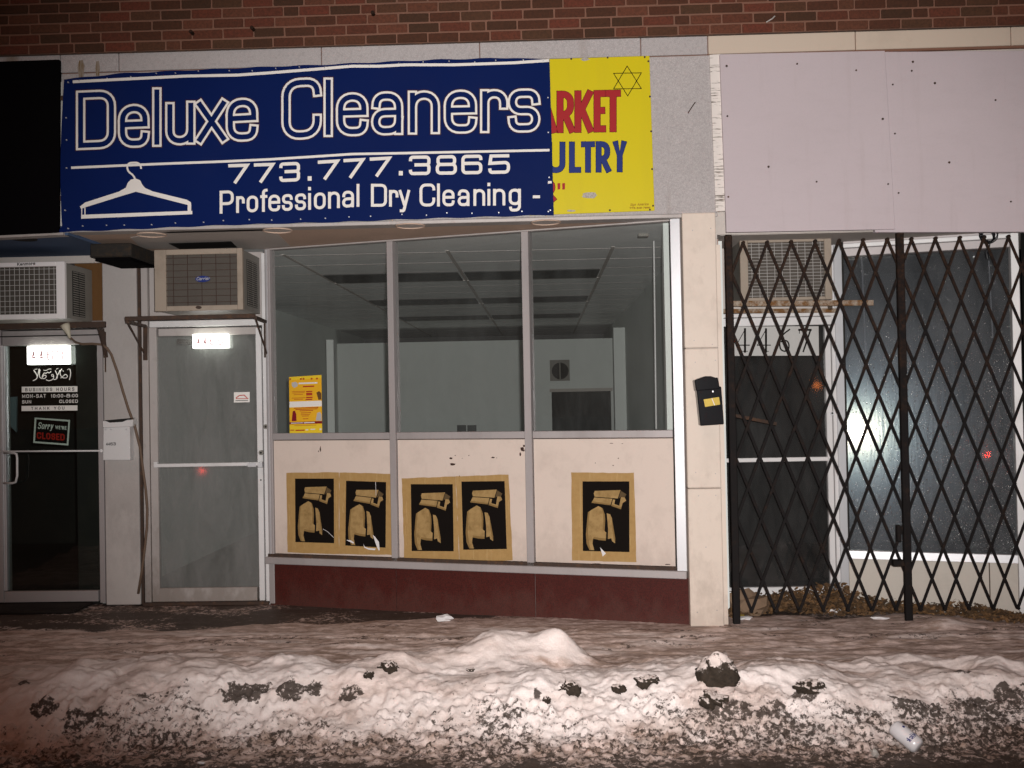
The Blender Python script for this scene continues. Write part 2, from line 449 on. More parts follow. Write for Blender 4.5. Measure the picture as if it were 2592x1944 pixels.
MT = dict(
    brick=brickmat(), iron=ironmat(), kraft=papermat(), board=boardmat(),
    mortar=plain('mortar', (0.21, 0.105, 0.072), 0.9, dirt=0.5, gscale=120, bmp=0.4),
    stone=speckle('grey_granite', (0.40, 0.37, 0.365), (0.58, 0.54, 0.53), stains=0.55),
    cream=plain('cream_porcelain', (0.70, 0.60, 0.515), 0.45, dirt=0.2, scale=4, grain=0.05, bmp=0.02),
    creamslab=plain('cream_slab', (0.57, 0.475, 0.385), 0.5, dirt=0.2, scale=4, grain=0.05, bmp=0.02),
    redst=speckle('red_granite', (0.074, 0.014, 0.0105), (0.026, 0.010, 0.008), 160, 0.75, 0.6),
    panel=plain('painted_panel', (0.66, 0.555, 0.485), 0.6, dirt=0.35, dirtc=(0.33, 0.27, 0.23), scale=5, grain=0.08),
    alum=plain('dull_aluminium', (0.40, 0.365, 0.36), 0.5, 0.25, dirt=0.4, dirtc=(0.13, 0.11, 0.10), stretch=(1, 1, 0.25), grain=0.2),
    chrome=plain('bright_aluminium', (0.80, 0.80, 0.82), 0.35, 0.6, dirt=0.15, grain=0.05),
    walum=plain('white_aluminium', (0.68, 0.665, 0.66), 0.5, 0.1, dirt=0.3, dirtc=(0.2, 0.17, 0.15), grain=0.1),
    galum=plain('grey_aluminium', (0.47, 0.43, 0.41), 0.5, 0.2, dirt=0.45, dirtc=(0.16, 0.13, 0.11), stretch=(1, 1, 0.4), grain=0.2),
    blue=plain('blue_vinyl', (0.0040, 0.013, 0.082), 0.5, dirt=0.10, dirtc=(0.03, 0.03, 0.06), grain=0.1, spec=0.04),
    white=plain('white_vinyl', (0.80, 0.765, 0.72), 0.5, dirt=0.12, dirtc=(0.4, 0.36, 0.33), grain=0.05, bmp=0),
    rededge=plain('red_print_edge', (0.045, 0.014, 0.025), 0.6, dirt=0, grain=0, bmp=0),
    yellow=plain('yellow_enamel', (0.63, 0.52, 0.010), 0.4, dirt=0.22, dirtc=(0.42, 0.33, 0.03), stretch=(2, 1, 0.3), grain=0.06),
    red=plain('red_print', (0.36, 0.018, 0.022), 0.5, dirt=0.1, grain=0.1, bmp=0),
    navy=plain('navy_print', (0.014, 0.030, 0.17), 0.5, dirt=0.1, grain=0.1, bmp=0),
    ink=plain('black_ink', (0.008, 0.006, 0.005), 0.8, spec=.05, dirt=0.0, grain=0.1, bmp=0),
    figure=plain('tan_print', (0.375, 0.245, 0.10), 0.8, dirt=0.7, dirtc=(0.2, 0.12, 0.04), scale=22, lo=.42, hi=.7, grain=0.2, bmp=0),
    tear=plain('torn_white_paper', (0.72, 0.70, 0.70), 0.8, dirt=0.1),
    black=plain('black_panel', (0.0035, 0.003, 0.0035), 0.9, dirt=0.2, dirtc=(0.008, 0.008, 0.008), spec=0.02),
    gloss=plain('black_gloss', (0.009, 0.009, 0.011), 0.22, dirt=0.1, dirtc=(0.05, 0.045, 0.04), grain=0.1),
    tan=plain('tan_stucco', (0.60, 0.44, 0.345), 0.85, dirt=0.4, dirtc=(0.36, 0.26, 0.2), scale=2.5, grain=0.3, gscale=60, bmp=0.3),
    patch=plain('grey_stucco', (0.55, 0.50, 0.46), 0.85, dirt=0.4, dirtc=(0.3, 0.27, 0.24), scale=4, grain=0.3, bmp=0.3),
    bluesof=plain('blue_paint', (0.075, 0.115, 0.20), 0.8, dirt=0.35, dirtc=(0.03, 0.04, 0.06), grain=0.2, bmp=0.2),
    plaster=plain('white_plaster', (0.60, 0.58, 0.55), 0.85, dirt=0.3, grain=0.2, bmp=0.3),
    pillar=plain('grey_metal_sheet', (0.46, 0.425, 0.405), 0.55, 0.15, dirt=0.5, dirtc=(0.2, 0.17, 0.15), scale=2.2, stretch=(1, 1, 0.5), grain=0.25),
    acbeige=plain('beige_steel', (0.335, 0.275, 0.22), 0.5, dirt=0.55, dirtc=(0.15, 0.12, 0.09), scale=6, grain=0.2),
    acwhite=plain('white_plastic', (0.86, 0.81, 0.80), 0.45, dirt=0.2, dirtc=(0.3, 0.27, 0.25), grain=0.06),
    acgrey=plain('grey_steel', (0.24, 0.225, 0.20), 0.5, dirt=0.45, grain=0.2),
    fins=plain('condenser_fins', (0.095, 0.082, 0.07), 0.65, 0.2, dirt=0.5, dirtc=(0.05, 0.04, 0.035), scale=8, grain=0.3),
    wire=plain('dark_wire', (0.045, 0.022, 0.016), 0.6, dirt=0.3),
    wirew=plain('light_wire', (0.48, 0.46, 0.44), 0.5, dirt=0.3),
    rust=rustmat('brown_rust', (0.045, 0.026, 0.018), (0.125, 0.055, 0.022), 0.5, 0.72),
    rusty=rustmat('orange_rust', (0.36, 0.30, 0.24), (0.16, 0.070, 0.016), 0.40, 0.56),
    ply=plain('plywood', (0.14, 0.068, 0.024), 0.8, dirt=0.5, dirtc=(0.06, 0.03, 0.012), scale=5, stretch=(3, 1, 0.6), grain=0.3),
    strip=None, wallin=plain('interior_wall', (0.76, 0.79, 0.76), 0.8, dirt=0.15, dirtc=(.4,.4,.38), grain=0.06),
    ceil=plain('ceiling_tile', (0.93, 0.94, 0.93), 0.9, dirt=0.25, grain=0.15, gscale=40),
    lens=plain('dead_light_lens', (0.012, 0.011, 0.010), 0.6, dirt=0.1, spec=0.1),
    floorin=plain('floor_tile', (0.55, 0.53, 0.51), 0.5, dirt=0.4),
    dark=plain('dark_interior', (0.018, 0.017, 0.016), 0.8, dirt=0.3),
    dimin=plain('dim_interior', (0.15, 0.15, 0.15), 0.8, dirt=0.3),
    lit=emit('lit_sign_face', (1.0, 0.98, 0.95), 6.0), litcase=emit('lit_sign_case', (0.95, 1.0, 0.90), 4.0),
    glass=glass('window_glass', 0.015, 0.040, 0.030, (0.42, 0.45, 0.44), (0.975, 0.985, 0.98)),
    dglass=glass('dusty_door_glass', 0.05, 0.04, 0.32, (0.30, 0.30, 0.29), (0.94, 0.95, 0.945)),
    bglass=glass('dark_door_glass', 0.012, 0.05, 0.004, (0.3, 0.3, 0.3)),
    wet=glass('wet_window_glass', 0.16, 0.06, 0.22, (0.155, 0.16, 0.165), (0.6, 0.62, 0.64), wet=True),
    rglass=glass('grey_door_glass', 0.05, 0.05, 0.22, (0.105, 0.105, 0.103), (0.6, 0.6, 0.6)),
    brass=plain('brass_plate', (0.42, 0.30, 0.06), 0.35, 0.4, dirt=0.4, scale=20),
    leaf=plain('dead_leaves', (0.115, 0.065, 0.028), 0.8, dirt=0.7, dirtc=(0.035, 0.02, 0.01), scale=18, grain=0.4),
    bag=plain('dirty_plastic', (0.22, 0.15, 0.10), 0.35, dirt=0.4, scale=10),
    hose=plain('drain_hose', (0.15, 0.10, 0.07), 0.6, dirt=0.4, scale=12),
    funnel=plain('plastic_funnel', (0.50, 0.46, 0.36), 0.5, dirt=0.3),
    mat_=plain('rubber_mat', (0.020, 0.016, 0.014), 0.7, dirt=0.3),
    flyer=plain('yellow_flyer', (0.78, 0.42, 0.02), 0.6, dirt=0.0, grain=0.05, bmp=0),
    flyer2=plain('flyer_lemon', (0.78, 0.55, 0.03), 0.6, dirt=0.0, grain=0.05, bmp=0),
    maroon=plain('maroon_print', (0.20, 0.01, 0.02), 0.6, dirt=0, grain=0, bmp=0),
    redsign=plain('sign_red', (0.50, 0.02, 0.012), 0.5, dirt=0.1, bmp=0),
    steelblue=plain('steel_panel', (0.20, 0.25, 0.28), 0.45, 0.4, dirt=0.3),
    foil=plain('crumpled_foil', (0.6, 0.57, 0.53), 0.35, 0.5, dirt=0.3),
    can=plain('white_can', (0.70, 0.67, 0.68), 0.3, 0.1, dirt=0.15),
    canink=plain('can_print', (0.03, 0.03, 0.14), 0.4, dirt=0, bmp=0),
)

splash(MT['redst'], (.13, .075, .06), .0, .24, .20)
splash(MT['cream'], (.36, .29, .24), .0, .45, .4)
splash(MT['pillar'], (.56, .52, .49), .0, .9, .6)
splash(MT['panel'], (.44, .36, .31), .36, .65, .4)
splash(MT['galum'], (.22, .18, .15), .0, .5, .6)

def stripmat():
    m, nt, b, co = newmat('peeling_paint')
    n1 = noise(nt, co, 11, 4, 0.75, (0.5, 1, 7))
    n2 = noise(nt, co, 3, 3, 0.6, (0.2, 1, 1.3))
    f = mul(nt, ramp(nt, mul(nt, n1, mul(nt, n2, 0.35), 'ADD'), 0.74, 0.80), 1.0)
    a = mixc(nt, f, (0.72, 0.665, 0.62), (0.10, 0.075, 0.055))
    nt.links.new(a, b.inputs['Base Color'])
    b.inputs['Roughness'].default_value = 0.8
    bump(nt, b, n1, 0.3, 0.004)
    return m
MT['strip'] = stripmat()

# ------------------------------------------------------------------ stroke lettering
X = 0.69
GL = {  # width, strokes; a stroke is a list of (x, y, corner radius); 'c' marks a closed one
 'D': (.68, [['c', (0,0,0),(1,0,.2),(1,1,.2),(0,1,0)]]),
 'e': (.55, [[(1,.15),(1,0,.19),(0,0,.19),(0,X,.19),(1,X,.19),(1,.377)], [(1,.377),(0,.377)]]),
 'l': (.16, [[(.5,0),(.5,1)]]),
 'u': (.52, [[(0,X),(0,0,.19),(1,0,.19),(1,.25)], [(1,X),(1,0)]]),
 'x': (.56, [[(0,0),(1,X)], [(0,X),(1,0)]]),
 'C': (.68, [[(1,.8),(1,1,.22),(0,1,.22),(0,0,.22),(1,0,.22),(1,.3)]]),
 'a': (.55, [[(0.02,.52),(.02,X,.17),(1,X,.19),(1,0)], [(1,.36),(0,.36,.16),(0,0,.16),(1,0,.17),(1,.2)]]),
 'n': (.54, [[(0,0),(0,X)], [(0,.42),(0,X,.2),(1,X,.2),(1,0)]]),
 'r': (.40, [[(0,0),(0,X)], [(0,.42),(0,X,.2),(1,X,.18),(1,.46)]]),
 's': (.55, [[(1,.54),(1,X,.15),(0,X,.15),(0,.345,.15),(1,.345,.15),(1,0,.15),(0,0,.15),(0,.15)]]),
 'P': (.62, [[(0,0),(0,1)], [(0,1),(1,1,.2),(1,.42,.2),(0,.42)]]),
 'o': (.53, [['c', (0,0,.2),(1,0,.2),(1,X,.2),(0,X,.2)]]),
 'f': (.36, [[(.42,0),(.42,1,.14),(1,1)], [(.05,X),(.95,X)]]),
 'i': (.12, [[(.5,0),(.5,X)], [(.5,.97),(.5,1.0)]]),
 'y': (.52, [[(0,X),(.5,.02)], [(1,X),(.42,-.28,.05),(.12,-.28)]]),
 'g': (.55, [['c', (0,.02,.18),(1,.02,.18),(1,X,.18),(0,X,.18)], [(1,X),(1,-.3,.18),(0.05,-.3,.1),(.05,-.2)]]),
 'k': (.5, [[(0,0),(0,1)], [(1,X),(0,.25)], [(.35,.4),(1,0)]]),
 'm': (.8, [[(0,0),(0,X)], [(0,.42),(0,X,.15),(.5,X,.15),(.5,0)], [(.5,.42),(.5,X,.15),(1,X,.15),(1,0)]]),
 'c': (.5, [[(1,.55),(1,X,.17),(0,X,.17),(0,0,.17),(1,0,.17),(1,.15)]]),
 '-': (.40, [[(.1,.36),(.9,.36)]]),
 '.': (.14, [[(.5,0),(.5,.03)]]),
 ':': (.14, [[(.5,.1),(.5,.13)], [(.5,.6),(.5,.63)]]),
 "'": (.14, [[(.5,.8),(.5,1)]]),
 '7': (.9, [[(0,1),(1,1,0),(.33,0)]]),
 '3': (.9, [[(0,.86),(0,1,.16),(1,1,.16),(1,.53,.14),(.3,.53)], [(.3,.53),(1,.53,.14),(1,0,.16),(0,0,.16),(0,.14)]]),
 '8': (.9, [['c', (.04,.53,.16),(.96,.53,.16),(.96,1,.16),(.04,1,.16)], ['c', (0,0,.18),(1,0,.18),(1,.53,.18),(0,.53,.18)]]),
 '6': (.9, [[(1,.86),(1,1,.18),(0,1,.18),(0,.4)], [(0,.45),(0,0,.18),(1,0,.18),(1,.57,.18),(0,.57)]]),
 '5': (.9, [[(.96,1),(.06,1,0),(0,.55,0),(1,.6,.2),(1,0,.2),(0,0,.2),(0,.14)]]),
 '4': (.6, [[(.72,0),(.72,1)], [(.72,1),(0,.27,0),(1,.27)]]),
 '0': (.6, [['c', (0,0,.25),(1,0,.25),(1,1,.25),(0,1,.25)]]),
 '1': (.3, [[(.1,.8),(.7,1,0),(.7,0)]]),
 '2': (.6, [[(0,.8),(0,1,.2),(1,1,.2),(1,.6,.2),(0,0,0),(1,0)]]),
 'A': (.68, [[(0,0),(.5,1,0),(1,0)], [(.2,.28),(.8,.28)]]),
 'R': (.62, [[(0,0),(0,1)], [(0,1),(.92,1,.2),(.92,.42,.2),(0,.42)], [(.45,.42),(1,0)]]),
 'K': (.62, [[(0,0),(0,1)], [(.95,1),(.1,.42)], [(.3,.58),(1,0)]]),
 'E': (.52, [[(1,1),(0,1,0),(0,0,0),(1,0)], [(0,.52),(.85,.52)]]),
 'T': (.56, [[(0,1),(1,1)], [(.5,1),(.5,0)]]),
 'U': (.62, [[(0,1),(0,0,.25),(1,0,.25),(1,1)]]),
 'L': (.5, [[(0,1),(0,0,0),(1,0)]]),
 'Y': (.62, [[(0,1),(.5,.45),(1,1)], [(.5,.5),(.5,0)]]),
 'B': (.6, [['c', (0,0,0),(1,0,.2),(1,.53,.2),(0,.53,0)], ['c', (0,.53,0),(.93,.53,.2),(.93,1,.2),(0,1,0)]]),
 'S': (.6, [[(1,.8),(1,1,.2),(0,1,.2),(0,.52,.2),(1,.52,.2),(1,0,.2),(0,0,.2),(0,.2)]]),
 'I': (.14, [[(.5,0),(.5,1)]]),
 'N': (.62, [[(0,0),(0,1,0),(1,0,0),(1,1)]]),
 'H': (.62, [[(0,0),(0,1)], [(1,0),(1,1)], [(0,.52),(1,.52)]]),
 'O': (.66, [['c', (0,0,.28),(1,0,.28),(1,1,.28),(0,1,.28)]]),
 'M': (.75, [[(0,0),(0,1,0),(.5,.2,0),(1,1,0),(1,0)]]),
 'W': (.85, [[(0,1),(.25,0,0),(.5,.8,0),(.75,0,0),(1,1)]]),
}

def roundpath(pts, closed):
    out = []
    n = len(pts)
    for i, p in enumerate(pts):
        r = p[2] if len(p) > 2 else 0
        c = np.array(p[:2], float)
        if r <= 0 or (not closed and i in (0, n - 1)):
            out.append(c); continue
        a, b = np.array(pts[i - 1][:2], float), np.array(pts[(i + 1) % n][:2], float)
        da, db = a - c, b - c
        la, lb = np.linalg.norm(da), np.linalg.norm(db)
        r = min(r, la * 0.5 if (closed or i > 1) else la, lb * 0.5 if (closed or i < n - 2) else lb)
        s, e = c + da / la * r, c + db / lb * r
        for k in range(7):
            t = k / 6
            w = 0.82
            q = ((1 - t) ** 2 * s + 2 * w * t * (1 - t) * c + t * t * e) / ((1 - t) ** 2 + 2 * w * t * (1 - t) + t * t)
            out.append(q)
    return out

def ribbon(mb, pl, path, width, w, closed=False, cap=None, wf=None):
    """a band of the given pixel width along a pixel path, laid on the plane"""
    cap = width / 2 if cap is None else cap
    if wf is not None:
        fine = [np.array(path[0], float)]
        for q in list(path[1:]) + ([path[0]] if closed else []):
            q = np.array(q, float); k = max(1, int(np.linalg.norm(q - fine[-1]) / 12)); a0 = fine[-1]
            fine += [a0 + (q - a0) * (j + 1) / k for j in range(k)]
        path = fine
    p = [path[0]]
    for q in path[1:]:
        if np.linalg.norm(q - p[-1]) > 0.05: p.append(q)
    if closed and np.linalg.norm(p[0] - p[-1]) < 0.05: p.pop()
    if len(p) < 2: return
    p = [np.array(q, float) for q in p]
    if not closed:
        d = p[0] - p[1]; p[0] = p[0] + d / np.linalg.norm(d) * cap
        d = p[-1] - p[-2]; p[-1] = p[-1] + d / np.linalg.norm(d) * cap
    n = len(p)
    vs = []
    for i in range(n):
        a = p[i - 1] if (i > 0 or closed) else None
        b = p[(i + 1) % n] if (i < n - 1 or closed) else None
        d1 = (p[i] - a) / np.linalg.norm(p[i] - a) if a is not None else None
        d2 = (b - p[i]) / np.linalg.norm(b - p[i]) if b is not None else None
        if d1 is None: d1 = d2
        if d2 is None: d2 = d1
        n1, n2 = np.array([-d1[1], d1[0]]), np.array([-d2[1], d2[0]])
        m = n1 + n2
        l = np.linalg.norm(m)
        m = n1 if l < 1e-3 else m / l
        k = min(1 / max(m @ n1, 0.3), 2.2)
        for s in (1, -1):
            q = p[i] + s * m * k * width / 2
            vs.append(pl.pt(q[0], q[1], w + (wf(q[0], q[1]) if wf else 0)))
    fs = [(2 * i, 2 * i + 1, (2 * i + 3) % (2 * n), (2 * i + 2) % (2 * n)) for i in range(n if closed else n - 1)]
    mb.add(vs, fs)

ROUND_FIX = True
def glyph(mb, pl, ch, x0, x1, base, H, W, w, inset=0.0, grow=0.0, wf=None, slant=0.0):
    """one letter between pixel columns x0..x1 on the baseline base(x)"""
    k = 0
    for st in GL[ch][1]:
        closed = st[0] == 'c'
        pts = st[1:] if closed else st
        q = []
        for p in pts:
            gx, gy = p[0], p[1]
            r = p[2] if len(p) > 2 else 0
            yy = W / 2 + gy * (H - W)
            x = x0 + W / 2 + gx * max(x1 - x0 - W, 0) + slant * yy
            q.append((x, base(x) - yy, r * H))
        path = roundpath(q, closed)
        ribbon(mb, pl, path, W - 2 * inset + 2 * grow, w + k * 0.00025, closed, W / 2 - inset + grow, wf)
        k += 1

def line_of(pts):
    xs = [p[0] for p in pts]; ys = [p[1] for p in pts]
    return lambda x: float(np.interp(x, xs, ys))

def text(mb, pl, s, x0, x1, yl, yr, H, W, w, gap=0.14, slant=0.0, wf=None, grow=0.0):
    ws = [0.32 if c == ' ' else GL[c][0] for c in s]
    tot = sum(ws) + gap * (len(s) - 1)
    k = (x1 - x0) / tot
    base = lambda x: yl + (yr - yl) * (x - x0) / (x1 - x0)
    x = x0
    for c, wd in zip(s, ws):
        if c != ' ': glyph(mb, pl, c, x, x + wd * k, base, H, W, w, 0, grow, wf, slant)
        x += (wd + gap) * k

# ------------------------------------------------------------------ noise for terrain
NT = {}
def vnoise(x, y, seed):
    if seed not in NT: NT[seed] = np.random.default_rng(seed).random((256, 256))
    T = NT[seed]
    xi, yi = np.floor(x).astype(int), np.floor(y).astype(int)
    fx, fy = x - xi, y - yi
    fx, fy = fx * fx * fx * (fx * (fx * 6 - 15) + 10), fy * fy * fy * (fy * (fy * 6 - 15) + 10)
    a, b = T[xi % 256, yi % 256], T[(xi + 1) % 256, yi % 256]
    c, d = T[xi % 256, (yi + 1) % 256], T[(xi + 1) % 256, (yi + 1) % 256]
    return (a * (1 - fx) + b * fx) * (1 - fy) + (c * (1 - fx) + d * fx) * fy

def fbm(x, y, seed, oct=4, gain=0.5):
    t, a, s = 0, 1.0, 0
    for o in range(oct):
        ca, sa = math.cos(0.6 * o + 0.3), math.sin(0.6 * o + 0.3)
        t = t + a * vnoise((x * ca - y * sa) * 2 ** o + 37.7 * o, (x * sa + y * ca) * 2 ** o + 11.3 * o, seed + o)
        s += a; a *= gain
    return t / s

def sstep(a, b, x):
    t = np.clip((x - a) / (b - a), 0, 1)
    return t * t * (3 - 2 * t)

# ------------------------------------------------------------------ the ground: street, pavement, snow
def slab(name, x0, x1, y0, y1, z0, z1, mat, kind='structure'):
    o = MB().wbox(x0, x1, y0, y1, z0, z1).build(name, mat, kind=kind)
    return o

asphalt = plain('wet_asphalt', (0.035, 0.032, 0.030), 0.35, dirt=0.5, dirtc=(0.09, 0.07, 0.06), grain=0.3, bmp=0.3)
slab('street', -60, 60, -60, 5.05, -0.40, -0.135, asphalt)
slab('sidewalk', -60, 60, 5.05, 8.6, -0.40, -0.020, plain('wet_concrete', (0.11, 0.09, 0.08), 0.4, dirt=0.5, dirtc=(0.03, 0.026, 0.022), grain=0.3, bmp=0.3))

MOUNDS = []     # (x, y, rx, ry, h)
def mound(px, py, Y, rx, ry, h):
    d = ray(px, py); k = Y / d[1]
    MOUNDS.append((k * d[0], Y, rx, ry, h))
mound(1290, 1640, 5.50, 0.26, 0.16, 0.17)
mound(1180, 1680, 5.34, 0.30, 0.14, 0.08)
mound(1420, 1650, 5.46, 0.13, 0.10, 0.12)
mound(1020, 1663, 5.45, 0.14, 0.05, 0.03)
mound(300, 1680, 5.30, 0.42, 0.16, 0.05)
mound(180, 1655, 5.55, 0.14, 0.05, 0.025)
mound(750, 1670, 5.30, 0.35, 0.12, 0.07)
mound(1000, 1690, 5.22, 0.11, 0.09, 0.075)
mound(2380, 1560, 6.55, 0.16, 0.13, 0.05)
mound(2130, 1690, 5.35, 0.16, 0.10, 0.04)
mound(2260, 1670, 5.45, 0.16, 0.08, 0.03)
mound(2440, 1675, 5.40, 0.12, 0.09, 0.045)
mound(2540, 1690, 5.25, 0.13, 0.10, 0.05)

def snow_z(x, y):
    x = np.asarray(x, float); y = np.asarray(y, float)
    sh = (fbm(x * 0.9, y * 0 + 3.1, 5, 3) - 0.5) * 0.20        # the bank wanders
    yy = y - sh
    amp = 0.115 + (fbm(x * 1.9, y * 0 + 9.7, 21, 4) - 0.5) * 0.17
    front = sstep(4.58, 5.08, yy)
    back = 1 - sstep(5.10, 5.95, yy)
    z = -0.078 + front * 0.078 + amp * front * back
    z = z + 0.012 * (1 - sstep(6.25, 6.6, y)) * sstep(5.4, 5.8, y)
    lump = fbm(x * 4.6, y * 5.2, 31, 3) - 0.5
    z = z + lump * 0.085 * sstep(4.65, 5.0, yy) * (1 - sstep(5.4, 5.75, yy) * 0.86)
    for mx, my, rx, ry, h in MOUNDS:
        z = z + h * np.exp(-((x - mx) / rx) ** 2 - ((y - my) / ry) ** 2)
    cz = sstep(4.36, 4.56, yy) * (1 - sstep(4.80, 5.08, yy))
    clod = np.clip(fbm(x * 34, y * 34, 41, 3, 0.6) - 0.48, 0, 0.3)
    up_ = sstep(4.5, 4.7, yy) * (1 - sstep(5.35, 5.75, yy))
    z = z + clod * 0.075 * (cz + .25 * up_) + np.clip(fbm(x * 12, y * 12, 43, 4, 0.65) - 0.5, -.12, 0.3) * 0.042 * (cz * .8 + .35 * up_)
    z = z + (fbm(x * 30, y * 30, 51, 3) - 0.5) * (0.008 + 0.014 * (1 - sstep(4.5, 4.8, yy)))
    z = z + (fbm(x * 3.0, y * 13, 61, 4) - 0.5) * 0.040 * sstep(5.5, 5.9, y) * (1 - sstep(6.45, 6.62, y))
    wy = 6.68 + 0.24 * sstep(-1.7, -.2, x) - .12 * sstep(.85, 1.1, x)
    near = sstep(wy, wy + .2, y + (fbm(x * 2.2, y * 3, 71, 3) - 0.5) * 0.40)
    z = z * (1 - near) + near * (-0.010 + (fbm(x * 6, y * 8, 81, 3) - 0.5) * 0.008)
    return z

def onsnow(px, py):
    d = ray(px, py)
    k = np.linspace(3.3, 8.0, 3000) / d[1]
    x, y, z = k * d[0], k * d[1], ZC + k * d[2]
    i = int(np.argmax(z < snow_z(x, y)))
    return np.array([x[i], y[i], z[i]])

def make_snow():
    xs = np.arange(-4.7, 5.0, 0.0105)
    ys = np.concatenate([np.arange(3.2, 4.4, 0.02), np.arange(4.4, 5.7, 0.0085), np.arange(5.7, 6.9, 0.014), np.arange(6.9, 8.3, 0.04)])
    Xg, Yg = np.meshgrid(xs, ys)
    Z = snow_z(Xg, Yg)
    nx, ny = len(xs), len(ys)
    co = np.stack([Xg, Yg, Z], -1).reshape(-1, 3)
    i = np.arange(nx * ny).reshape(ny, nx)
    q = np.stack([i[:-1, :-1], i[:-1, 1:], i[1:, 1:], i[1:, :-1]], -1).reshape(-1, 4)
    me = bpy.data.meshes.new('snow')
    me.vertices.add(len(co)); me.vertices.foreach_set('co', co.ravel())
    me.loops.add(q.size); me.loops.foreach_set('vertex_index', q.ravel().astype(np.int32))
    me.polygons.add(len(q))
    me.polygons.foreach_set('loop_start', np.arange(0, q.size, 4, dtype=np.int32))
    me.polygons.foreach_set('loop_total', np.full(len(q), 4, dtype=np.int32))
    me.update()
    me.polygons.foreach_set('use_smooth', np.ones(len(q), dtype=bool))
    sh = (fbm(Xg * 0.9, Yg * 0 + 3.1, 5, 3) - 0.5) * 0.20
    yy = Yg - sh
    # trodden slush on the pavement: streaks along the street
    st = fbm(Xg * 2.4, Yg * 13, 91, 5, 0.68)
    walk = sstep(5.40, 5.85, yy) * (0.10 + 0.95 * sstep(0.36, 0.60, st))
    blot = fbm(Xg * 1.4, Yg * 5.5, 95, 5, 0.6)
    med0 = fbm(Xg * 3.5, Yg * 5, 99, 4, .6)
    for mx, my, rx, ry, h in MOUNDS:                     # mounds painted whiter as highlights, with less slush on them
        blot = blot - .35 * min(h / .05, 1) * np.exp(-((Xg - mx) / rx) ** 2 - ((Yg - my) / ry) ** 2)
    slush = np.clip(walk + (0.25 + 0.75 * sstep(0.40, 0.56, blot)) * sstep(5.08, 5.26, yy + (med0 - .5) * .3), 0, 1)
    road = 1 - sstep(4.57, 4.80, yy + (fbm(Xg * 8, Yg * 8, 97, 4, .65) - 0.5) * 0.34)
    soft = fbm(Xg * 2.2, Yg * 4.0, 121, 5, .62)
    slush = np.maximum(slush, 0.62 * sstep(.49, .64, soft) * sstep(4.6, 4.75, yy))
    slush = np.maximum(slush, road)
    # how thick the grit lies: ploughed up on the street side of the bank
    big = fbm(Xg * 2.4, Yg * 4.6, 107, 4, .6)
    med = fbm(Xg * 7, Yg * 9, 109, 4, .6)
    med2 = fbm(Xg * 11, Yg * 22, 111, 5, .7)
    rightish = sstep(-0.5, 2.4, Xg)
    t = 1 - sstep(4.62, 5.16, yy + (big - .5) * .6)
    d = 0.08 + 0.44 * t + 0.12 * rightish * t + 0.32 * (med - .5) * sstep(0, .3, t)
    for px, py, rx, ry, k in ((620, 1752, 62, 20, .78), (730, 1750, 34, 20, .75), (795, 1744, 30, 16, .75), (110, 1795, 34, 16, .7), (205, 1812, 58, 18, .7), (890, 1752, 34, 12, .7), (60, 1728, 14, 10, .7), (365, 1762, 16, 8, .66), (1835, 1795, 90, 18, .68), (1955, 1802, 60, 14, .68), (2050, 1750, 44, 16, .72), (2330, 1785, 66, 20, .7), (2500, 1800, 60, 26, .72), (2555, 1765, 34, 22, .74), (1358, 1758, 12, 10, .7), (1300, 1800, 40, 14, .6), (2420, 1700, 46, 6, .6)):
        c_ = onsnow(px, py); q_ = c_[1] / 2600
        g_ = np.exp(-((Xg - c_[0]) / (rx * q_)) ** 2 - ((Yg - c_[1]) / (ry * q_ * 1.7)) ** 2)
        d = np.maximum(d, k * sstep(.22, .55, g_ + (med2 - .5) * 1.1 * (g_ > .05)))
    wy = 6.68 + 0.24 * sstep(-1.7, -.2, Xg) - .12 * sstep(.85, 1.1, Xg)
    near = sstep(wy, wy + .14, Yg + (fbm(Xg * 2.2, Yg * 3, 71, 3) - 0.5) * 0.45)
    d = np.maximum(d, near * (0.62 + 0.3 * sstep(.35, .6, fbm(Xg * 3, Yg * 5, 73, 3))))
    d = np.maximum(d, road * np.clip(0.46 + 0.40 * (1 - sstep(4.25, 4.58, Yg)) + 0.6 * (fbm(Xg * 6, Yg * 9, 113, 4, .65) - 0.5), 0, 1))
    d = np.maximum(d, sstep(0.50, 0.68, fbm(Xg * 3.0, Yg * 10, 117, 4, .6)) * 0.5 * sstep(5.7, 6.1, Yg))
    at = me.color_attributes.new('grime', 'FLOAT_COLOR', 'POINT')
    arr = np.stack([np.clip(d, 0, 1), slush, near, np.ones_like(d)], -1).reshape(-1, 4).astype(np.float32)
    at.data.foreach_set('color', arr.ravel())
    m, nt, b, pos = newmat('dirty_snow')
    a = N(nt, 'ShaderNodeAttribute'); a.attribute_name = 'grime'
    s = N(nt, 'ShaderNodeSeparateColor'); nt.links.new(a.outputs['Color'], s.inputs[0])
    n1 = noise(nt, pos, 90, 4, 0.7)
    n2 = noise(nt, pos, 16, 6, 0.72, (0.45, 1, 1))
    n3 = noise(nt, pos, 34, 7, 0.74)
    n4 = noise(nt, pos, 5, 5, 0.65, (0.5, 1, 1))
    snowc = mixc(nt, mul(nt, ramp(nt, n1, 0.45, 0.75), 0.30), (0.86, 0.77, 0.735), (0.60, 0.505, 0.46))
    snowc = mixc(nt, mul(nt, ramp(nt, n4, 0.46, 0.70), 0.50), snowc, (0.56, 0.43, 0.37))
    slushc = mixc(nt, ramp(nt, n2, 0.41, 0.57), (0.72, 0.575, 0.52), (0.38, 0.275, 0.225))
    c = mixc(nt, s.outputs[1], snowc, slushc)
    dirtc = mixc(nt, ramp(nt, n1, 0.4, 0.7), (0.060, 0.042, 0.031), (0.022, 0.016, 0.012))
